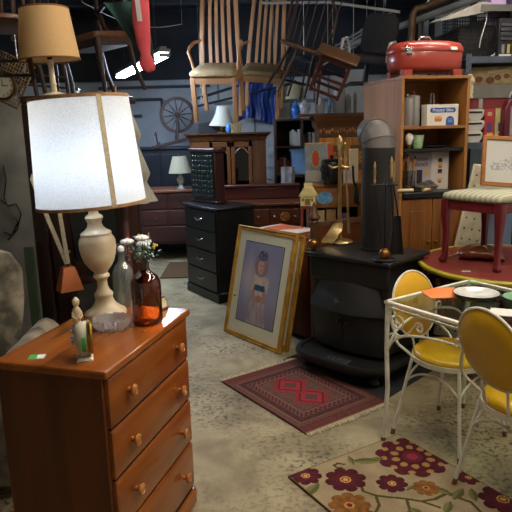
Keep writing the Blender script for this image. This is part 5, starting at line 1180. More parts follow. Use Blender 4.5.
# coffee maker carton
lilac = mat('lilac grey carton', '#8f8a92', '#a39ea3', rough=.55, scale=5); pap = mat('off white carton side', '#b1aaa4', '#bcb5ae', rough=.55, scale=6)
t = thing('coffee_maker_box', 'large lilac grey carton with coffee maker pictures standing on the black counter', 'box', kp(.27, .20, 1.12), KA)
MB().bb(-.175, .175, -.085, .12, 0, .278).out('carton', lilac, t, bevel=.002); sp2 = MB().bb(.035, .174, -.0868, -.084, .002, .277).out('white_panel', pap, t)
mar = mat('maroon print', '#4a1c2e', rough=.5)
text('lettering', 'Hamilton', .046, mar, t, (-.078, -.0875, .228), (R(90), 0, 0)); text('lettering', 'Beach', .046, mar, t, (-.045, -.0875, .19), (R(90), 0, 0))
dkp = mat('dark photo print', '#221a26', rough=.5); yp = mat('yellow print', '#b98a1e', rough=.5); rp_ = mat('dark red print', '#7d2326', rough=.5)
MB().box((-.06, -.0875, .10), (.045, .001, .10)).out('coffee_maker_picture', dkp, t); m = MB(); m.box((.0, -.0875, .13), (.03, .001, .03)); m.out('print_patch', yp, t)
for z, c in ((.215, dkp), (.175, yp), (.135, dkp), (.065, yp)):
    m = MB(); m.box((.105, -.0875, z), (.034, .001, .03)); o = m.out('print_patch', c, t); MB().box((.105, -.0882, z-.01), (.018, .0006, .012)).out('print_detail', rp_, o)
# glass of utensils, papers and handles on the counter
t = thing('utensil_glass', 'glass jar full of wooden handled knives and metal utensils on the counter', 'utensils', kp(.10, .07, 1.12))
MB().lathe([(.05, 0), (.052, .004), (.054, .15), (.05, .15), (.048, .01), (0, .008), (0, 0)], 26, cap=False).out('jar', clear_glass('jar glass', '#e6e4e0', .8, .05), t)
rnd = random.Random(21); hw_m = wood('knife handle wood', '#7a4d20', '#a87438', 'z', .4, 8)
for i in range(9):
    a = rnd.uniform(0, 6.28); b2 = V(.02*math.cos(a), .02*math.sin(a), .012); tip = V(.055*math.cos(a+.5), .045*math.sin(a+.5), rnd.uniform(.22, .29)); md = b2.lerp(tip, .62)
    o = MB().tube([b2, md], .004, 6).out('utensil_shaft', steel, t)
    MB().tube([md, md.lerp(tip, .5), tip], [.007, .009, .007], 8).out('utensil_handle', hw_m if i % 3 else mat('black handle', '#17171a', rough=.4), o)
m = MB()
for i in range(6): m.sheet(lambda u, v: V((u-.5)*.15, (v-.5)*.12, .005+i*.006+.018*u*math.sin(v*3+i)+.004*i*u), 6, 6, .0018)
tag(m.out('paper_heap', mat('dark patterned leaflets', '#2a2724', '#6d675c', rough=.6, scale=30), loc=kp(.225, .05, 1.12), rot=(0, 0, .3)), 'heap of dark patterned leaflets on the black counter beside the utensil jar', 'papers')
bone = mat('bone handle', '#bca680', '#d2c09c', rough=.4, scale=20)
for x, y, a, l_, lab in ((.045, .0, -.05, .12, 'pale bone handled knife lying at the left edge of the black counter'), (.225, .0, .55, .13, 'pale bone handled knife lying slanted before the leaflets on the counter')):
    t = thing('bone_knife', lab, 'knife', kp(x, y, 1.128), KA+a); MB().tube([(-l_/2, 0, .008), (-l_*.2, 0, .009), (l_*.2, 0, .009), (l_/2, 0, .008)], [.010, .014, .012, .014], 10).out('handle', bone, t)
    MB().bb(l_/2, l_/2+.06, -.006, .006, .007, .009).out('blade', steel, t)
# red roaster oven on top
enam = mat('red enamel', '#96362c', '#a24034', rough=.32, scale=3, coat=.2)
rr_ = kp(.245, .16, KH)
ro = thing('roaster_oven', 'red enamel electric roaster oven with domed lid on top of the shelf cabinet', 'roaster', rr_, KA)
def oval(rx, ry, z, n=48, p=2.6): return [V(rx*math.copysign(abs(math.cos(2*PI*j/n))**(2/p), math.cos(2*PI*j/n)), ry*math.copysign(abs(math.sin(2*PI*j/n))**(2/p), math.sin(2*PI*j/n)), z) for j in range(n)]
m = MB(); m.loft([oval(.225, .14, .035), oval(.25, .165, .045), oval(.262, .178, .07), oval(.266, .182, .155), oval(.262, .178, .165)]); m.out('oven_body', enam, ro, smooth=50)
m = MB(); m.loft([oval(.27, .186, .163), oval(.272, .188, .172), oval(.268, .184, .195), oval(.25, .168, .222), oval(.2, .13, .236), oval(.1, .06, .241)]); ld = m.out('lid', enam, ro, smooth=50)
m = MB(); m.tube([(-.05, 0, .238), (-.045, 0, .262), (-.03, 0, .277), (.03, 0, .277), (.045, 0, .262), (.05, 0, .238)], .007, 8); m.out('handle', mat('pale chrome', '#b9b5ad', rough=.2, metal=.9), ld)
for x in (-.19, .19):
    for y in (-.11, .11): m = MB(); m.box((x, y, .02), (.065, .05, .05), taper=(1.15, 1.1)); m.out('foot', enam, ro, bevel=.004)
m = MB(); m.box((-.195, -.158, .165), (.04, .02, .04)); m.ball((-.215, -.15, .18), (.012, .016, .02)); m.out('latch', mat('bright chrome latch', '#c9c9c6', rough=.15, metal=1), ro, bevel=.003)
m = MB(); m.box((.12, -.19, .175), (.05, .012, .022), (R(-20), 0, 0)); m.out('white_tag', mat('white paper', '#c9c9c4'), ro)
# rag on the rack corner
# ------------------------------------------------------------------ steel rack on the right
rackm = mat('blue grey steel', '#39414f', '#465060', rough=.45, scale=10, metal=.2)
rx0, ry0 = 1.715, 4.93; RWD, RDP = 1.05, .46
rk = thing('steel_rack', 'blue grey perforated steel rack with three shelves at the right', 'rack', (rx0, ry0, 0), R(4))
SHZ = [.35, .95, 1.44, 2.105]
for x in (0, RWD):
    for y in (0, RDP):
        m = MB(); m.bb(x-.02 if x else 0, x+.018 if not x else x, y, y+.004, 0, 2.13); m.bb(x-.002, x+.002, y, y+.035 if not y else y+.004, 0, 2.13)
        m.bb(x-.022, x+.022, y-.002, y+.002, 0, 2.13)
        post_ = m.out('post', rackm, rk)
        m = MB()
        for z in [i*.05+.03 for i in range(42)]: m.box((x-.009, y-.0025, z), (.006, .002, .02)); m.box((x+.009, y-.0025, z+.02), (.006, .002, .02))
        m.out('post_slots', mat('dark slot', '#14171c', rough=.8), post_)
for z in SHZ:
    s_ = MB().bb(0, RWD, 0, RDP, z-.012, z).out('shelf', rackm, rk); MB().bb(0, RWD, -.006, .006, z-.045, z+.004).out('shelf_beam', rackm, s_)
    if z > 2: MB().bb(.02, RWD-.02, .01, RDP-.01, z-.05, z-.013).out('shelf_underside', mat('dark brown board', '#1b0f0f', rough=.7), s_)
Mr = Matrix.Translation((rx0, ry0, 0)) @ Matrix.Rotation(R(4), 4, 'Z')
def rkp(x, y, z): return Mr @ V(x, y, z)
# black wire crate on the top shelf
wire = mat('black wire', '#121214', rough=.4, metal=.4)
t = thing('wire_crate', 'black wire mesh crate stuffed with black string on the top rack shelf', 'crate', rkp(.13, .24, 2.105), R(4))
cw, cd, chh = .19, .15, .36
m = MB()
for i in range(20):
    x = -cw+2*cw*i/19
    for y in (-cd, cd): m.cyl((x, y, 0), (x*1.06, y*1.06, chh), .0022, n=4)
for i in range(15):
    y = -cd+2*cd*i/14
    for x in (-cw, cw): m.cyl((x, y, 0), (x*1.06, y*1.06, chh), .0022, n=4)
for i in range(14):
    z = chh*i/13; e = 1+.06*i/13; m.tube([(-cw*e, -cd*e, z), (cw*e, -cd*e, z), (cw*e, cd*e, z), (-cw*e, cd*e, z)], .0022, 4, closed=True)
m.out('wire_mesh', wire, t, smooth=0)
m = MB(); m.bb(-cw*.85, cw*.8, -cd*.6, cd*.85, .005, chh*.72); m.out('dark_contents', mat('dark tangled string', '#0c0d0f', '#232428', rough=.8, scale=60, detail=8, bump=.8, lo=.45, hi=.62), t, bevel=.02)
m = MB(); m.tube(bez((.03, -cd-.012, .36), (.04, -cd-.02, .25), (-.01, -cd-.015, .2), (-.015, -cd-.012, .08), 14), .004, 6); m.tube(bez((.16, -cd-.015, .22), (.18, -cd-.02, .12), (.15, -cd-.02, .04), (.08, -cd-.025, .01), 14), .005, 6); m.out('white_cord', mat('white cord', '#a5a7aa', rough=.5), t)
m = MB(); m.tube([(.165, -cd-.015, .2), (.178, -cd-.015, .24), (.186, -cd-.012, .29)], [.008, .012, .006], 8); m.out('yellow_plug', mat('yellow plastic', '#d29a18', rough=.4), t)
g_lid = thing('grey_cardboard', 'slanted grey cardboard sheet lying over the black wire crate', 'cardboard', rkp(.11, .22, 2.105+chh-.015), R(4))
gcard = mat('grey cardboard', '#75746f', '#8b8a84', rough=.75, scale=6)
m = MB(); m.loft([[V(-.34, -.2, -.07), V(-.02, -.19, .06), V(.27, -.17, .035), V(.27, .2, .05), V(-.0, .2, .09), V(-.30, .2, -.03)], [V(-.34, -.2, -.062), V(-.02, -.19, .068), V(.27, -.17, .043), V(.27, .2, .058), V(-.0, .2, .098), V(-.30, .2, -.022)]]); m.out('card_sheet', gcard, g_lid, smooth=0); m = MB(); m.prism([(-.02, -.193), (.27, -.173), (.27, -.165), (-.02, -.185)], 0.0, .05); m.out('front_flap', mat('dark grey cardboard', '#4a4a48', rough=.75), g_lid)
# packaged hair tools
def pack(x, y, z, w_, h_, lab, col, inner, shape):
    t = thing('tool_package', lab, 'package', rkp(x, y, z), R(4), 'packaged hair tools on the top rack shelf')
    MB().bb(-w_/2, w_/2, -.02, .03, 0, h_).out('backing_card', mat('pack '+col, col, rough=.5), t, bevel=.003)
    if shape == 'blister':
        m = MB(); m.T = Matrix.Translation((0, -.02, h_*.52)) @ Matrix.Rotation(R(90), 4, 'X'); m.prism(rrect(w_*.36, h_*.40, w_*.3, 6), 0, .022); o = m.out('blister', mat('dark violet plastic', '#1a1320', rough=.15, spec=.7), t, bevel=.004)
        m = MB(); m.T = Matrix.Translation((0, -.042, h_*.60)) @ Matrix.Rotation(R(90), 4, 'X'); m.prism(rrect(w_*.2, h_*.24, w_*.18, 6), 0, .006); m.out('violet_tool', mat('violet print', inner, rough=.3), o); MB().ball((0, -.045, h_*.28), (.022, .008, .03), 12, 8).out('tool_head', mat('dark red violet', '#5a1f4a', rough=.3), o)
    if shape == 'bars':
        for i in range(4): MB().bb(-w_*.4, w_*.4, -.034, -.02, h_*(.42+i*.12), h_*(.51+i*.12)).out('black_bar', mat('grey black bar', '#2f3137', rough=.4), t, bevel=.003)
        for x_ in (-.02, .025): MB().bb(x_-.01, x_+.01, -.028, -.02, h_*.08, h_*.32).out('picture_patch', mat('patch %.3f' % x_, '#6b6e74' if x_ < 0 else '#8f9140', rough=.5), t)
        MB().bb(-w_*.42, w_*.42, -.026, -.02, h_*.01, h_*.06).out('white_band', mat('pale band', '#b0b0ae', rough=.5), t)
    return t
pack(.29, .02, 2.105, .115, .285, 'black package with four grey bars standing on the top rack shelf', '#17171c', '#000000', 'bars')
pack(.40, .02, 2.205, .105, .30, 'black package with violet oval blister on the top rack shelf', '#1c1a22', '#8a4fa0', 'blister')
t = thing('violet_box', 'violet box with yellow flash under the blister package on the rack', 'box', rkp(.44, .03, 2.105), R(4)); MB().bb(-.1, .1, -.05, .05, 0, .095).out('carton', mat('violet carton', '#4b2a6a', '#5d3680', rough=.5, scale=6), t, bevel=.002); MB().box((-.05, -.0515, .055), (.012, .002, .045), (0, R(30), 0)).out('yellow_flash', mat('yellow print', '#b98a1e'), t); MB().box((.04, -.0515, .06), (.07, .002, .03)).out('pale_band', mat('pale lilac print', '#a890bc', rough=.5), t)
t = thing('purple_package', 'purple hanging package with white lettering at the top right of the rack', 'package', rkp(.50, .16, 2.105), R(4)); MB().bb(-.12, .14, -.02, .05, 0, .60).out('carton', mat('dark carton', '#1a1622', rough=.5), t); MB().bb(-.12, .14, -.024, -.02, .42, .56).out('purple_band', mat('purple print', '#3a2152', rough=.5), t); m = MB(); m.box((-.06, -.025, .50), (.05, .001, .02)); m.box((-.04, -.025, .46), (.09, .001, .014)); m.out('white_marks', whp, t)
t = thing('lilac_package', 'lilac and orange package on top of the rack behind the packaged hair tools', 'package', rkp(.36, .26, 2.105), R(4)); MB().bb(-.09, .12, -.02, .05, 0, .60).out('carton', mat('lilac carton', '#8f7aa8', '#a48fbc', rough=.5, scale=8), t); MB().bb(.02, .12, -.024, -.02, .48, .58).out('orange_print', mat('orange ochre print', '#b07f2a', '#c99a3c', rough=.5, scale=20), t)
# second shelf (z 1.565)
t = thing('tan_carton', 'tan carton with brown floral pictures on top of the grey bin', 'box', rkp(.27, .22, 1.905), R(-2)); MB().bb(-.19, .16, -.1, .1, 0, .135).out('carton', mat('tan printed carton', '#7d6a44', '#9c8a60', rough=.6, scale=14), t)
m = MB()
for x, z, r_ in ((-.11, .04, .03), (-.02, .03, .035), (.04, .05, .028), (.11, .06, .025)): m.ball((x, -.1, z), (r_, .003, r_*.8), 10, 6)
m.out('picture_patches', mat('brown red print', '#4d2a20', '#7a4a34', rough=.6, scale=40), t); m = MB(); m.box((.04, -.101, .1), (.16, .002, .02), (0, -.12, 0)); m.out('cream_band', mat('cream print', '#a59a78', rough=.6), t)
t = thing('grey_bin', 'grey plastic bin with dull red windows on the rack shelf', 'bin', rkp(.26, .22, 1.712), R(4)); MB().bb(-.25, .22, -.13, .13, 0.08, .19).out('grey_wall', mat('grey plastic', '#57554f', '#66645d', rough=.5, scale=5), t, bevel=.004); MB().bb(-.24, .21, -.12, .12, 0, .08).out('red_contents', mat('dull red box', '#6b2226', rough=.6), t)
for x in (-.24, -.12, .19): MB().bb(x, x+.03, -.132, -.118, 0, .08).out('grey_upright', mat('pale grey plastic', '#8b8983', rough=.5), t)
tag(MB().bb(-.06, .1, -.1, .1, 0, .42).out('pink_board', mat('pale pink printed board', '#a98890', '#b99aa0', rough=.6, scale=8), loc=rkp(.59, .22, 1.44), rot=(0, 0, R(4)), bevel=.003), 'pale pink board box at the right end of the rack shelf', 'box')
# lower shelf (z 1.16)
wpl = mat('white plastic', '#a8a69f', '#b8b6ae', rough=.35, scale=5)
for i, (z, w_, lab) in enumerate(((1.44, .13, 'white plastic appliance, lowest of three stacked on the rack'), (1.53, .15, 'white plastic appliance, middle of three stacked on the rack'), (1.62, .14, 'white plastic appliance, topmost of three stacked on the rack'))):
    t = thing('white_appliance', lab, 'appliance', rkp(.10, .16, z), R(4), 'white appliances stacked on the rack'); m = MB(); m.loft([[V(x, y, zz) for x, y in rrect(a, .10, .03, 4)] for a, zz in ((w_*.4, 0), (w_*.55, .025), (w_*.62, .045), (w_*.62, .078), (w_*.5, .089))]); m.out('housing', wpl, t); MB().bb(-w_*.4, w_*.4, -.104, -.098, .055, .07).out('dark_slot', dark_gap, t)
for x, w_, h_, c1, c2, c3, lab in ((.235, .085, .268, '#96262c', '#a83236', '#c9a23a', 'red carton with violet and yellow pictures on the lower rack shelf'), (.335, .10, .27, '#a29666', '#b1a678', '#8c2c30', 'tan yellow carton with small pictures beside the red carton on the rack')):
    t = thing('printed_carton', lab, 'box', rkp(x, .16, 1.44), R(4), 'printed cartons on the lower rack shelf'); MB().bb(-w_/2, w_/2, -.07, .1, 0, h_).out('carton', mat('carton '+c1, c1, c2, rough=.55, scale=8), t, bevel=.002)
    MB().box((0, -.0712, h_*.45), (w_*.5, .002, .07)).out('picture_patch', mat('violet picture', '#4a3a6a', rough=.5), t); MB().box((.01, -.0712, h_*.16), (w_*.6, .002, .06)).out('picture_patch', mat('patch '+c3, c3, rough=.5), t); MB().box((-.0, -.0712, h_*.85), (w_*.4, .002, .03)).out('picture_patch', mat('cream print', '#a59a78'), t)
t = thing('burgundy_case', 'burgundy case with arched handle at the right edge of the rack', 'case', rkp(.43, .05, 1.44), R(4)); bur = mat('burgundy vinyl', '#46101c', '#5a1826', rough=.35, scale=6)
m = MB(); m.loft([[V(x, y, z) for x, z in [(-.11, 0), (-.11, .26), (-.08, .33), (-.02, .36), (.1, .36), (.1, 0)]] for y in (-.04, .035)]); m.out('case_body', bur, t, bevel=.012); MB().bb(-.06, .09, -.046, -.04, .05, .28).out('pale_window', mat('pale case panel', '#8b8890', rough=.4), t); MB().tube([(-.06, 0, .35), (-.04, 0, .39), (.02, 0, .40), (.06, 0, .36)], .01, 8).out('handle', mat('grey handle', '#8a8990', rough=.4), t)
q = rkp(0, -.012, 1.92)
m = MB(); rnd = random.Random(9)
for i in range(7): m.ball((rnd.uniform(-.02, .02), rnd.uniform(-.012, .004), rnd.uniform(-.05, .05)), (.03, .02, .035), 10, 8)
m.sheet(lambda u, v: V((u-.4)*.06, -.02+.008*math.sin(u*8), -.03-.10*v), 8, 8, .004); tag(m.out('cloth_rag', mat('cream rag', '#8d8672', '#bcb49c', rough=.95, scale=40), loc=q, smooth=70), 'bunched cream rag tied to the rack post beside the roaster', 'rag')
# buttoned cream board leaning behind the stool
tuft = mat('cream cloth', '#a79f88', '#b9b29c', rough=.9, scale=20)
p0 = V(1.42, 4.335, .022)
t = thing('buttoned_board', 'cream cloth board with rows of dark buttons leaning between cabinet and rack', 'board', p0, rot=Euler((R(0), R(12), R(12))))
m = MB(); m.bb(-.10, .10, -.018, .012, 0, 1.30); m.out('padded_board', tuft, t, bevel=.015, seg=3); bt_ = MB()
for i in range(3):
    for j in range(16): bt_.ball((-.065+.065*i, -.021, .05+.078*j), (.007, .006, .007), 8, 6)
bt_.out('button_rows', mat('dark button', '#2a2623', rough=.5), t)
# framed sketch on the stool
oakf = wood('honey oak frame', '#7a4a22', '#a06a34', 'x', .35, 5, .2)
SA_ = math.atan2(sx_.y, sx_.x)
pf = at(481, 188, 3.66)
def sketch(u, v):
    g = hx('#b3b3ae'); d = abs(u-.5)*1.5+abs(v-.42)*1.2
    n = nz2(u, v, 20, 2)*.5+nz2(u, v, 50, 5)*.5
    if .25 < v < .25+.45*(1-abs(u-.5)*1.2)+.12*nz2(u, 0, 14) and n > -.02: return mixc(g, hx('#5c626c'), .35+.5*n)
    return g
t = thing('framed_sketch', 'oak framed pencil sketch propped up on the striped stool seat', 'picture', (pf.x+.235, 3.70, RZ+SH+.0125), rot=Euler((R(-14), R(5), R(-3))))
FW_, FH_ = .42, .31
frame_m = MB()
for s in (-1, 1): MB().bb(s*FW_/2-.012, s*FW_/2+.012, -.012, .012, 0, FH_).out('frame_stile', oakf, t, bevel=.003)
for z in (0, FH_-.024): MB().bb(-FW_/2, FW_/2, -.0125, .0125, z, z+.024).out('frame_rail', oakf, t, bevel=.003)
MB().bb(-FW_/2, FW_/2, -.002, .008, .01, FH_-.01).out('mount', mat('pale grey mount', '#b3b3ae', rough=.7), t)
painted('sketch_sheet', mat('printed picture', '#ffffff', attr='design'), sketch, 60, 44, FW_*.8, FH_*.72, .001, t, (0, -.003, FH_/2), (R(90), 0, 0))
# ------------------------------------------------------------------ chairs and other things hung from the ceiling
oakc = wood('light oak', '#8c6644', '#a87e58', 'z', .45, 4, .1); oakx = wood('light oak rail', '#8c6644', '#a87e58', 'x', .45, 4, .1)
seatf = mat('tan flecked seat cloth', '#7a694b', '#93805c', rough=.9, scale=70, detail=6, bump=.2)
hwire = mat('thin steel wire', '#8a8a8a', rough=.4, metal=1)
def hang_at(pt, rot, pivot): return Vector(pt) - Euler(rot).to_matrix() @ Vector(pivot)
def wire_up(t, local_pts):
    'hanging wires from the thing up to the ceiling'
    Mi = (Matrix.Translation(t.location) @ t.rotation_euler.to_matrix().to_4x4() @ Matrix.Diagonal((*t.scale, 1))); inv = Mi.inverted()
    for p in local_pts:
        w = Mi @ Vector(p)
        if w.z < 3.24: MB().cyl(p, inv @ V(w.x, w.y, 3.25), .004, n=6).out('hanging_wire', hwire, t)
def oak_chair(label, pt, rot):
    t = thing('oak_chair', label, 'chair', hang_at(pt, rot, (0, 0, .47)), rot=Euler(rot), group='light oak chairs hung from the ceiling')
    m = MB(); m.loft([[V(x*(1-.10*(y+.2)/.4 if 0 else 1)*(1-.08*(y > 0)), y, z) for x, y in rrect(w_, d_, .05, 4)] for w_, d_, z in ((.222, .205, .435), (.232, .215, .45), (.232, .215, .47), (.215, .20, .488), (.15, .14, .496))]); m.out('seat', seatf, t, smooth=60)
    m = MB(); m.bb(-.20, .20, -.195, -.175, .37, .435); m.bb(-.20, .20, .165, .185, .37, .435); m.bb(-.21, -.19, -.19, .18, .37, .435); m.bb(.19, .21, -.19, .18, .37, .435); m.out('seat_frame', oakx, t, bevel=.003)
    for s in (-1, 1):
        m = MB(); m.box((s*.20, -.18, .217), (.042, .042, .435)); m.out('leg', oakc, t, bevel=.005)
        m = MB(); m.loft([[V(s*wx+x, y0+y, z) for x, y in ((-.02, -.018), (.02, -.018), (.02, .018), (-.02, .018))] for wx, y0, z in ((.195, .24, 0), (.195, .2, .2), (.19, .18, .44), (.18, .20, .7), (.168, .25, .95), (.158, .31, 1.17))]); m.out('back_post', oakc, t, bevel=.004)
        m = MB(); m.tube([(s*.20, .19, .70), (s*.235, .10, .70), (s*.25, -.02, .675), (s*.245, -.10, .64)], .016, 8); m.tube([(s*.245, -.09, .645), (s*.225, -.07, .54), (s*.205, -.06, .42)], .014, 8); m.out('armrest', oakc, t)
    for i in range(4):
        x = -.105+.07*i; m = MB(); m.loft([[V(x*(1-.16*(z-.44)/.7)+px, y0+py, z) for px, py in ((-.016, -.008), (.016, -.008), (.016, .008), (-.016, .008))] for y0, z in ((.185, .44), (.205, .7), (.255, .95), (.30, 1.12))]); m.out('back_slat', oakc, t, bevel=.002)
    m = MB(); m.loft([[V(x, .305+dy-.02*(1-(x/.2)**2)*0, z+.02*(1-(x/.2)**2)) for dy, z in ((-.012, 1.10), (.012, 1.10), (.018, 1.17), (-.004, 1.17))] for x in [-.178+.356*i/10 for i in range(11)]]); m.out('top_rail', oakx, t, bevel=.003)
    wire_up(t, [(-.12, .33, 1.18), (.12, .33, 1.18)])
    return t
oak_chair('light oak slat-back chair with tan seat hanging on the left of the pair', at(217, 69, 6.05), (R(17), R(2), R(-10)))
oak_chair('light oak slat-back chair hanging on the right of the pair, before the blue tarpaulin', at(263, 69, 6.65), (R(17), R(6), R(-8)))

# green cloth and red stocking hanging beside the fluorescent light
grn_c = mat('dark green cloth', '#143430', '#1d443e', rough=.85, scale=6, sheen=.2); red_c = mat('faded red cloth', '#a83a42', '#bd4a50', rough=.8, scale=5)
q = at(124, 2, 4.1); lo = at(150, 58, 4.1)
def gcl(u, v):
    a = q.lerp(lo, v); wd = .27*(1-v)+.07*v
    return V((a.x-q.x)+(u-.5)*wd, .03*math.sin(u*9+v*3)*(1-.4*v), (a.z-q.z)-.03*u*v)
t = MB(); t.sheet(gcl, 20, 16, .008); t = t.out('green_cloth', grn_c, loc=q, smooth=70); tag(t, 'dark green cloth hanging in folds beside the low fluorescent light', 'cloth')
MB().cyl((0, 0, -.01), (0, 0, 3.25-q.z), .005, n=6).out('hanging_cord', hwire, t)
q2 = at(140, 0, 4.0); lo2 = at(149, 72, 4.0); dlt = lo2-q2
st2 = thing('red_stocking', 'long faded red cloth stocking with rounded toe hanging before the low fluorescent light', 'stocking', q2)
m = MB(); rings = []
for f, w_ in ((0, .055), (.3, .056), (.6, .044), (.75, .032), (.82, .045), (.9, .052), (.97, .042), (1.0, .015)):
    c = V(dlt.x*f-.012*math.sin(f*PI), 0, dlt.z*f); rings.append([c+V(w_*math.cos(a), .022*math.sin(a), 0) for a in [2*PI*j/18 for j in range(18)]])
m.loft(rings); m.out('stocking_body', red_c, st2, smooth=70)
m = MB(); m.sheet(lambda u, v: V(-.028+.03*u+dlt.x*.3*v, -.028, dlt.z*.30*v*1.0), 4, 6, .004); m.out('white_band', mat('white cloth', '#a9a5a2', rough=.9), st2)
MB().cyl((0, 0, -.01), (0, 0, 3.25-q2.z), .005, n=6).out('hanging_cord', hwire, st2)

# dark chairs at the upper left
dkc = wood('dark chair wood', '#23140f', '#3d251b', 'z', .6, 5, .0); dkx = wood('warm chair seat', '#4a2f1d', '#6b4529', 'x', .4, 4)
def balloon_chair(label, pt, rot):
    t = thing('balloon_chair', label, 'chair', hang_at(pt, rot, (0, 0, .45)), rot=Euler(rot))
    m = MB(); m.loft([[V(x*e, y*e, z) for x, y in rrect(.215, .20, .05, 4)] for e, z in ((.97, .405), (1, .415), (1.02, .44), (1.0, .452))]); m.out('seat', dkx, t, smooth=45)
    m = MB(); m.loft([[V(x, y, z) for x, y in rrect(.2, .185, .04, 4)] for z in (.35, .41)]); m.out('seat_frame', dkc, t)
    for s in (-1, 1):
        MB().tube([(s*.19, -.17, .40), (s*.205, -.19, .3), (s*.185, -.18, .12), (s*.19, -.19, 0)], [.03, .026, .017, .016], 10).out('leg', dkc, t); MB().tube([(s*.17, .17, .42), (s*.17, .19, .2), (s*.18, .25, 0)], [.022, .018, .016], 8).out('leg', dkc, t)
    m = MB(); m.tube([(.17*math.cos(a)*(1 if math.sin(a) > -.2 else .8), .19+.06*(.5+.5*math.sin(a)), .70+.24*math.sin(a)) for a in [2*PI*i/36 for i in range(36)]], .019, 8, closed=True); m.out('oval_back', dkc, t)
    m = MB(); m.tube([(-.13, .2, .66), (-.05, .2, .70), (.05, .2, .70), (.13, .2, .66)], .017, 8); m.out('cross_rail', dkc, t)
    for s in (-1, 1): MB().tube([(s*.16, .17, .42), (s*.14, .185, .50), (s*.15, .19, .60)], .018, 8).out('back_post', dkc, t)
    wire_up(t, [(-.06, .25, .95), (.06, .25, .95)]); return t
balloon_chair('dark carved chair with oval back hanging to the right of the amber lamp shade', at(96, 36, 5.0), (R(6), R(-4), R(-35)))
def spindle_chair(label, pt, rot):
    t = thing('spindle_chair', label, 'chair', hang_at(pt, rot, (0, 0, .45)), rot=Euler(rot), group='dark spindle chairs hung at the upper left')
    m = MB(); m.loft([[V(x*e, y*e, z) for x, y in circ(0, 0, .21, 28, .2)] for e, z in ((.94, .42), (1, .43), (1, .45), (.94, .458))]); m.out('seat', dkx, t, smooth=45)
    for sx in (-1, 1):
        for sy in (-1, 1): MB().tube([(sx*.12, sy*.12, .43), (sx*.15, sy*.15, .25), (sx*.165, sy*.165, .2), (sx*.19, sy*.19, 0)], [.016, .02, .015, .012], 8).out('leg', dkc, t)
    for i in range(6):
        x = -.15+.06*i; MB().tube([(x, .15, .44), (x*1.05, .19, .65), (x*1.1, .24, .92)], [.008, .012, .007], 8).out('spindle', dkc, t)
    m = MB(); m.loft([[V(x, .225+dy+.04*(x/.2)**2*-1, z+.03*(1-(x/.2)**2)) for dy, z in ((0, .9), (.02, .9), (.03, .97), (.01, .97))] for x in [-.21+.42*i/10 for i in range(11)]]); m.out('crest_rail', dkc, t)
    for z in (.12, .2): MB().tube([(-.17, -.17, z), (.17, -.17, z)], .009, 6).out('stretcher', dkc, t)
    wire_up(t, [(-.08, .26, .97), (.08, .26, .97)]); return t
spindle_chair('dark spindle-back chair hanging behind the amber lamp shade', at(40, 40, 4.9), (R(10), R(4), R(30)))
spindle_chair('dark spindle-back chair with worn seat hanging at the upper left edge', at(2, 22, 3.7), (R(-4), R(0), R(10)))
# gold clock on a cane panel, on the plaster pier
gq = at(3, 86, 3.95)
cp_ = thing('cane_panel', 'woven cane panel hanging behind the gold rimmed clock at the left edge', 'panel', at(9, 80, 4.02), rot=Euler((0, R(28), 0)))
cane = mat('woven cane', '#6b5836', '#8f7a4e', rough=.7, scale=40); m = MB()
for i in range(13):
    m.cyl((-.11+.0183*i, 0, -.14), (-.11+.0183*i, 0, .14), .0035, n=5); m.cyl((-.11, 0, -.14+.0233*i), (.11, 0, -.14+.0233*i), .0035, n=5)
m.out('cane_weave', cane, cp_); m = MB(); m.tube([(-.115, 0, -.145), (.115, 0, -.145), (.115, 0, .145), (-.115, 0, .145)], .008, 6, closed=True); m.out('cane_border', cane, cp_)
wire_up(cp_, [(0, 0, .14)])
gc = thing('wall_clock', 'round gold rimmed clock with cream dial at the upper left edge', 'clock', gq, rot=Euler((R(90), 0, 0)))
MB().lathe([(0, -.03), (.07, -.03), (.086, -.01), (.092, .008), (.086, .022), (.074, .018), (.072, .008), (0, .008)], 36).out('gold_case', brass, gc); MB().lathe([(0, .008), (.072, .008), (.072, .0095), (0, .0095)], 36).out('dial', mat('clock dial', '#e4dfcb'), gc)
m = MB()
for i in range(12):
    a = i*PI/6; m.box((.058*math.cos(a), .058*math.sin(a), .0105), (.014, .004, .001), (0, 0, a))
m.box((0, .02, .0115), (.004, .045, .001)); m.box((.018, 0, .0115), (.036, .005, .001)); m.out('hands_and_marks', mat('black paint', '#17171a'), gc)
MB().box((0, 0, -.06), (.03, .03, .06)).out('bracket', brass, gc)
# wires on the pier
for i, (pts, lab) in enumerate(((((3, 165), (6, 180), (4, 198), (10, 212), (18, 222), (12, 236), (4, 232)), 'black cable looping down the pale plaster pier'), (((1, 200), (8, 206), (16, 204), (21, 214), (17, 230), (8, 240)), 'thin black wire coiled on the lower part of the plaster pier'))):
    m = MB(); pp = [at(x, y, 4.235) for x, y in pts]; o = pp[0].copy(); sm = []
    for a, b in zip(pp, pp[1:]): sm += [a.lerp(b, k/3)-o for k in range(3)]
    m.tube(sm+[pp[-1]-o], .005, 6); tag(m.out('wall_cable', blk, loc=o), lab, 'cable')

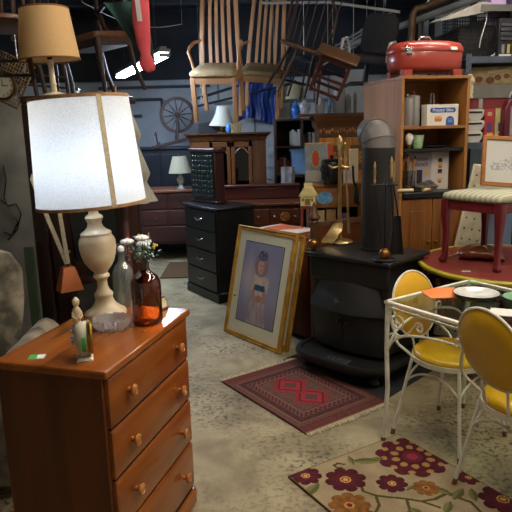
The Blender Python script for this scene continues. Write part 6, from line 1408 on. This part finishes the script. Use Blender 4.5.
# upper middle and right: hung chairs, stool, racks
redw = wood('red brown chair wood', '#35160f', '#4f2419', 'z', .4, 4, .1); tanx = wood('worn brown seat', '#3f2b1b', '#5a3f28', 'x', .4, 4)
rot = (R(168), R(20), R(15))
t = thing('upturned_chair', 'red brown chair hanging upside down with legs and rails towards us', 'chair', at(337, 60, 5.35), rot=Euler((R(20), R(22), R(-8))))
m = MB(); m.loft([[V(x, y, z) for x, y in rrect(.23, .2, .02, 3)] for z in (.05, .075)]); m.out('seat', tanx, t, bevel=.006)
for sx in (-1, 1):
    for sy in (-1, 1): MB().box((sx*.16, sy*.15, -.16), (.034, .034, .42)).out('leg', redw, t, bevel=.004)
for sy in (-1, 1):
    MB().box((0, sy*.15, -.19), (.30, .02, .026)).out('stretcher', redw, t); MB().box((0, sy*.15, -.345), (.30, .022, .03)).out('stretcher', redw, t); MB().box((0, sy*.15, .02), (.32, .02, .06)).out('seat_rail', redw, t)
for sx in (-1, 1): MB().box((sx*.16, 0, -.24), (.02, .28, .026)).out('stretcher', redw, t)
t.scale = (.78, .78, .78)
wire_up(t, [(-.15, .1, .07), (.15, .1, .07)])
t = thing('windsor_chair', 'dark brown windsor chair hanging above the back bookcase with thin legs', 'chair', at(306, 52, 6.0), rot=Euler((R(14), R(16), R(20))))
m = MB(); m.loft([[V(x*e, y*e, z) for x, y in circ(0, 0, .27, 28, .22)] for e, z in ((.93, 0), (1, .012), (1, .03), (.95, .04))]); m.out('seat', tanx, t, smooth=45)
for sx in (-1, 1):
    for sy in (-1, 1): MB().tube([(sx*.13, sy*.1, .005), (sx*.17, sy*.13, -.2), (sx*.21, sy*.17, -.42)], [.014, .018, .011], 8).out('leg', dkc, t)
MB().tube([(-.17, 0, -.2), (.17, 0, -.2)], .010, 6).out('stretcher', dkc, t)
for i in range(8):
    a = PI*(.12+.76*i/7); MB().tube([(.22*math.cos(a), .17*math.sin(a), .03), (.24*math.cos(a), .26*math.sin(a), .55)], .006, 6).out('spindle', dkc, t)
m = MB(); m.tube([(.25*math.cos(PI*i/16), .08+.2*math.sin(PI*i/16), .2+.38*math.sin(PI*i/16)**.5) for i in range(17)], .012, 8); m.out('hoop_back', dkc, t)
wire_up(t, [(0, .28, .57)])
blf = mat('black office fabric', '#0f1013', '#18191d', rough=.85, scale=20); blp = mat('black plastic', '#111215', rough=.4)
t = thing('office_chair', 'black office chair hanging tilted above the tall shelf cabinet', 'chair', at(368, 60, 5.95), rot=Euler((R(4), R(10), R(-30))))
m = MB(); m.loft([[V(x, y, z) for x, y in rrect(.22*e, .2*e, .06, 4)] for e, z in ((.9, -.04), (1, -.02), (1, .03), (.85, .05))]); m.out('seat', blf, t, smooth=60)
m = MB(); m.loft([[V(x*w_, .20+.03+y+dy, z) for x, y in rrect(1, .03, .028, 3)] for w_, dy, z in ((.16, 0, .08), (.2, .01, .14), (.205, .03, .3), (.19, .05, .44), (.13, .06, .50))]); m.out('backrest', blf, t, smooth=60)
wpl2 = mat('off white plastic', '#a5a6a4', '#b5b6b4', rough=.4, scale=6)
for s in (-1, 1): m = MB(); m.tube([(s*.25, .1, -.02), (s*.28, .08, .14), (s*.275, -.02, .21), (s*.27, -.14, .19), (s*.265, -.16, .1), (s*.25, -.1, .0)], .016, 8); m.out('armrest', wpl2, t)
MB().cyl((0, 0, -.04), (0, 0, -.26), .03).out('post', blp, t)
for i in range(5): a = i*2*PI/5+.3; MB().tube([(0, 0, -.25), (.2*math.cos(a), .2*math.sin(a), -.27), (.28*math.cos(a), .28*math.sin(a), -.31)], [.024, .018, .014], 8).out('leg', blp, t)
MB().tube([(0, .12, -.03), (0, .26, .0), (0, .26, .2)], .016, 8).out('back_bar', blp, t)
t.scale = (.86, .86, .86)
wire_up(t, [(0, .28, .5)])
# white slatted rail hung along the right wall
a_, b2_ = at(322, 60, 8.3), at(393, 18, 7.5)
dirv = (b2_-a_); ln = dirv.length
t = thing('slatted_rail', 'long off white slatted rail slung along the right under the ceiling', 'rail', a_, rot=dirv.to_track_quat('X', 'Z').to_euler())
for z in (-.066, -.022, .022, .066): MB().bb(0, ln, -.012, .012, z-.009, z+.009).out('rail_bar', mat('dull white paint', '#77797a', rough=.6), t)
for i in range(7): MB().bb(ln*(.12+.12*i)-.008, ln*(.12+.12*i)+.008, -.012, .012, -.09, .09).out('upright', mat('dull grey metal', '#6b6c6e', rough=.5, metal=.4), t)
wire_up(t, [(ln*.2, 0, .12), (ln*.8, 0, .12)])
# long pale pole, brown pipes, leaning slats
a_, b2_ = at(262, 3, 6.6), at(400, 12, 6.2); m = MB(); o = a_.copy(); m.tube([(0, 0, 0), (b2_-a_)*.5+V(0, 0, .05), b2_-a_], .014, 8); po_ = tag(m.out('pale_pole', mat('pale pole', '#8f918f', rough=.5), loc=o), 'long pale pole hung across under the ceiling above the windsor chair', 'pole')
for f in (.1, .9): p = (b2_-a_)*f+V(0, 0, .05*f); MB().cyl(p, (p.x, p.y, 3.25-o.z), .004, n=6).out('hanging_wire', hwire, po_)
rp2 = mat('rusty brown pipe', '#4a3728', '#614a36', rough=.55, metal=.3, scale=12)
a_ = at(411, 42, 6.3); m = MB(); o = a_.copy(); e1 = at(413, 12, 6.3)-o; e2 = at(428, 6, 6.3)-o; e3 = at(470, -12, 6.0)-o
m.tube([(0, 0, 0), e1*.9, e1*1.0+V(.03, 0, .03), e2, e3], .036, 10); pb = tag(m.out('brown_pipe', rp2, loc=o), 'brown elbowed pipe hanging under the ceiling above the red roaster', 'pipe'); MB().cyl(e2, (e2.x, e2.y, 3.25-o.z), .008, n=6).out('pipe_hanger', hwire, pb)
for nm, lab, x0, y0, x1, y1, Y0, Y1, r_, m_ in (('grey_duct', 'light grey sloping duct board under the ceiling above the roaster', 350, 45, 520, -18, 7.0, 5.6, .035, mat('grey duct', '#5d605f', '#6e7170', rough=.6)), ('steel_pole', 'dark steel pole slung low along the back behind the oak chairs', 192, 100, 290, 70, 7.9, 7.5, .018, bi), ('iron_rod', 'second dark rod slung below the steel pole behind the oak chairs', 190, 108, 290, 84, 7.8, 7.5, .014, bi)):
    p, q = at(x0, y0, Y0), at(x1, y1, Y1); o = p.copy(); m = MB(); m.tube([(0, 0, 0), q-p], r_, 8); b3 = tag(m.out(nm, m_, loc=o), lab, 'bar')
    for f in (.12, .85): w0 = (q-p)*f; MB().cyl(w0, (w0.x, w0.y, 3.25-o.z), .004, n=6).out('hanging_wire', hwire, b3)
for i, (x0, y0, x1, y1) in enumerate(((293, 50, 300, 92), (302, 40, 296, 95), (308, 58, 316, 96), (286, 62, 318, 84), (290, 80, 318, 66))): pass
t = thing('bar_stool', 'black metal bar stool hanging upside down above the patterned vases', 'stool', at(303, 60, 6.95), rot=Euler((R(8), R(12), R(25))))
m = MB(); m.lathe([(0, 0), (.16, 0), (.165, .02), (.14, .035), (0, .04)], 28); m.out('seat', blp, t)
for sx in (-1, 1):
    for sy in (-1, 1): MB().tube([(sx*.1, sy*.1, 0), (sx*.17, sy*.17, -.42)], .011, 8).out('leg', bi, t)
m = MB(); m.tube([(.16*math.cos(2*PI*i/24), .16*math.sin(2*PI*i/24), -.25) for i in range(24)], .009, 6, closed=True); m.out('foot_ring', bi, t)
wire_up(t, [(0, 0, .035)])
tag(MB().bb(-.13, .13, -.01, .01, 0, 1.2).out('white_panel_door', whitepanel, loc=(at(356, 110, 7.7).x, 7.7, 1.3), bevel=.003), 'tall off white panel standing behind the armoire vases', 'panel')
bpy.data.objects['white_panel_door'].location.z = 0; bpy.data.objects['white_panel_door'].scale.z = 1.9
# string lights along the ceiling
m = MB(); p, q = at(82, 2, 5.2), at(182, 24, 6.4); o = p.copy(); m.tube([(q-p)*(i/14)-V(0, 0, .10*math.sin(PI*i/14)) for i in range(15)], .004, 6); cb_ = tag(m.out('ceiling_cable', mat('pale cable', '#7c7f84', rough=.5), loc=o), 'pale cable sagging under the dark ceiling at the upper left', 'cable')
for f in (0, 1): w0 = (q-p)*f; MB().cyl(w0, (w0.x, w0.y, 3.25-o.z), .004, n=6).out('hanging_wire', hwire, cb_)
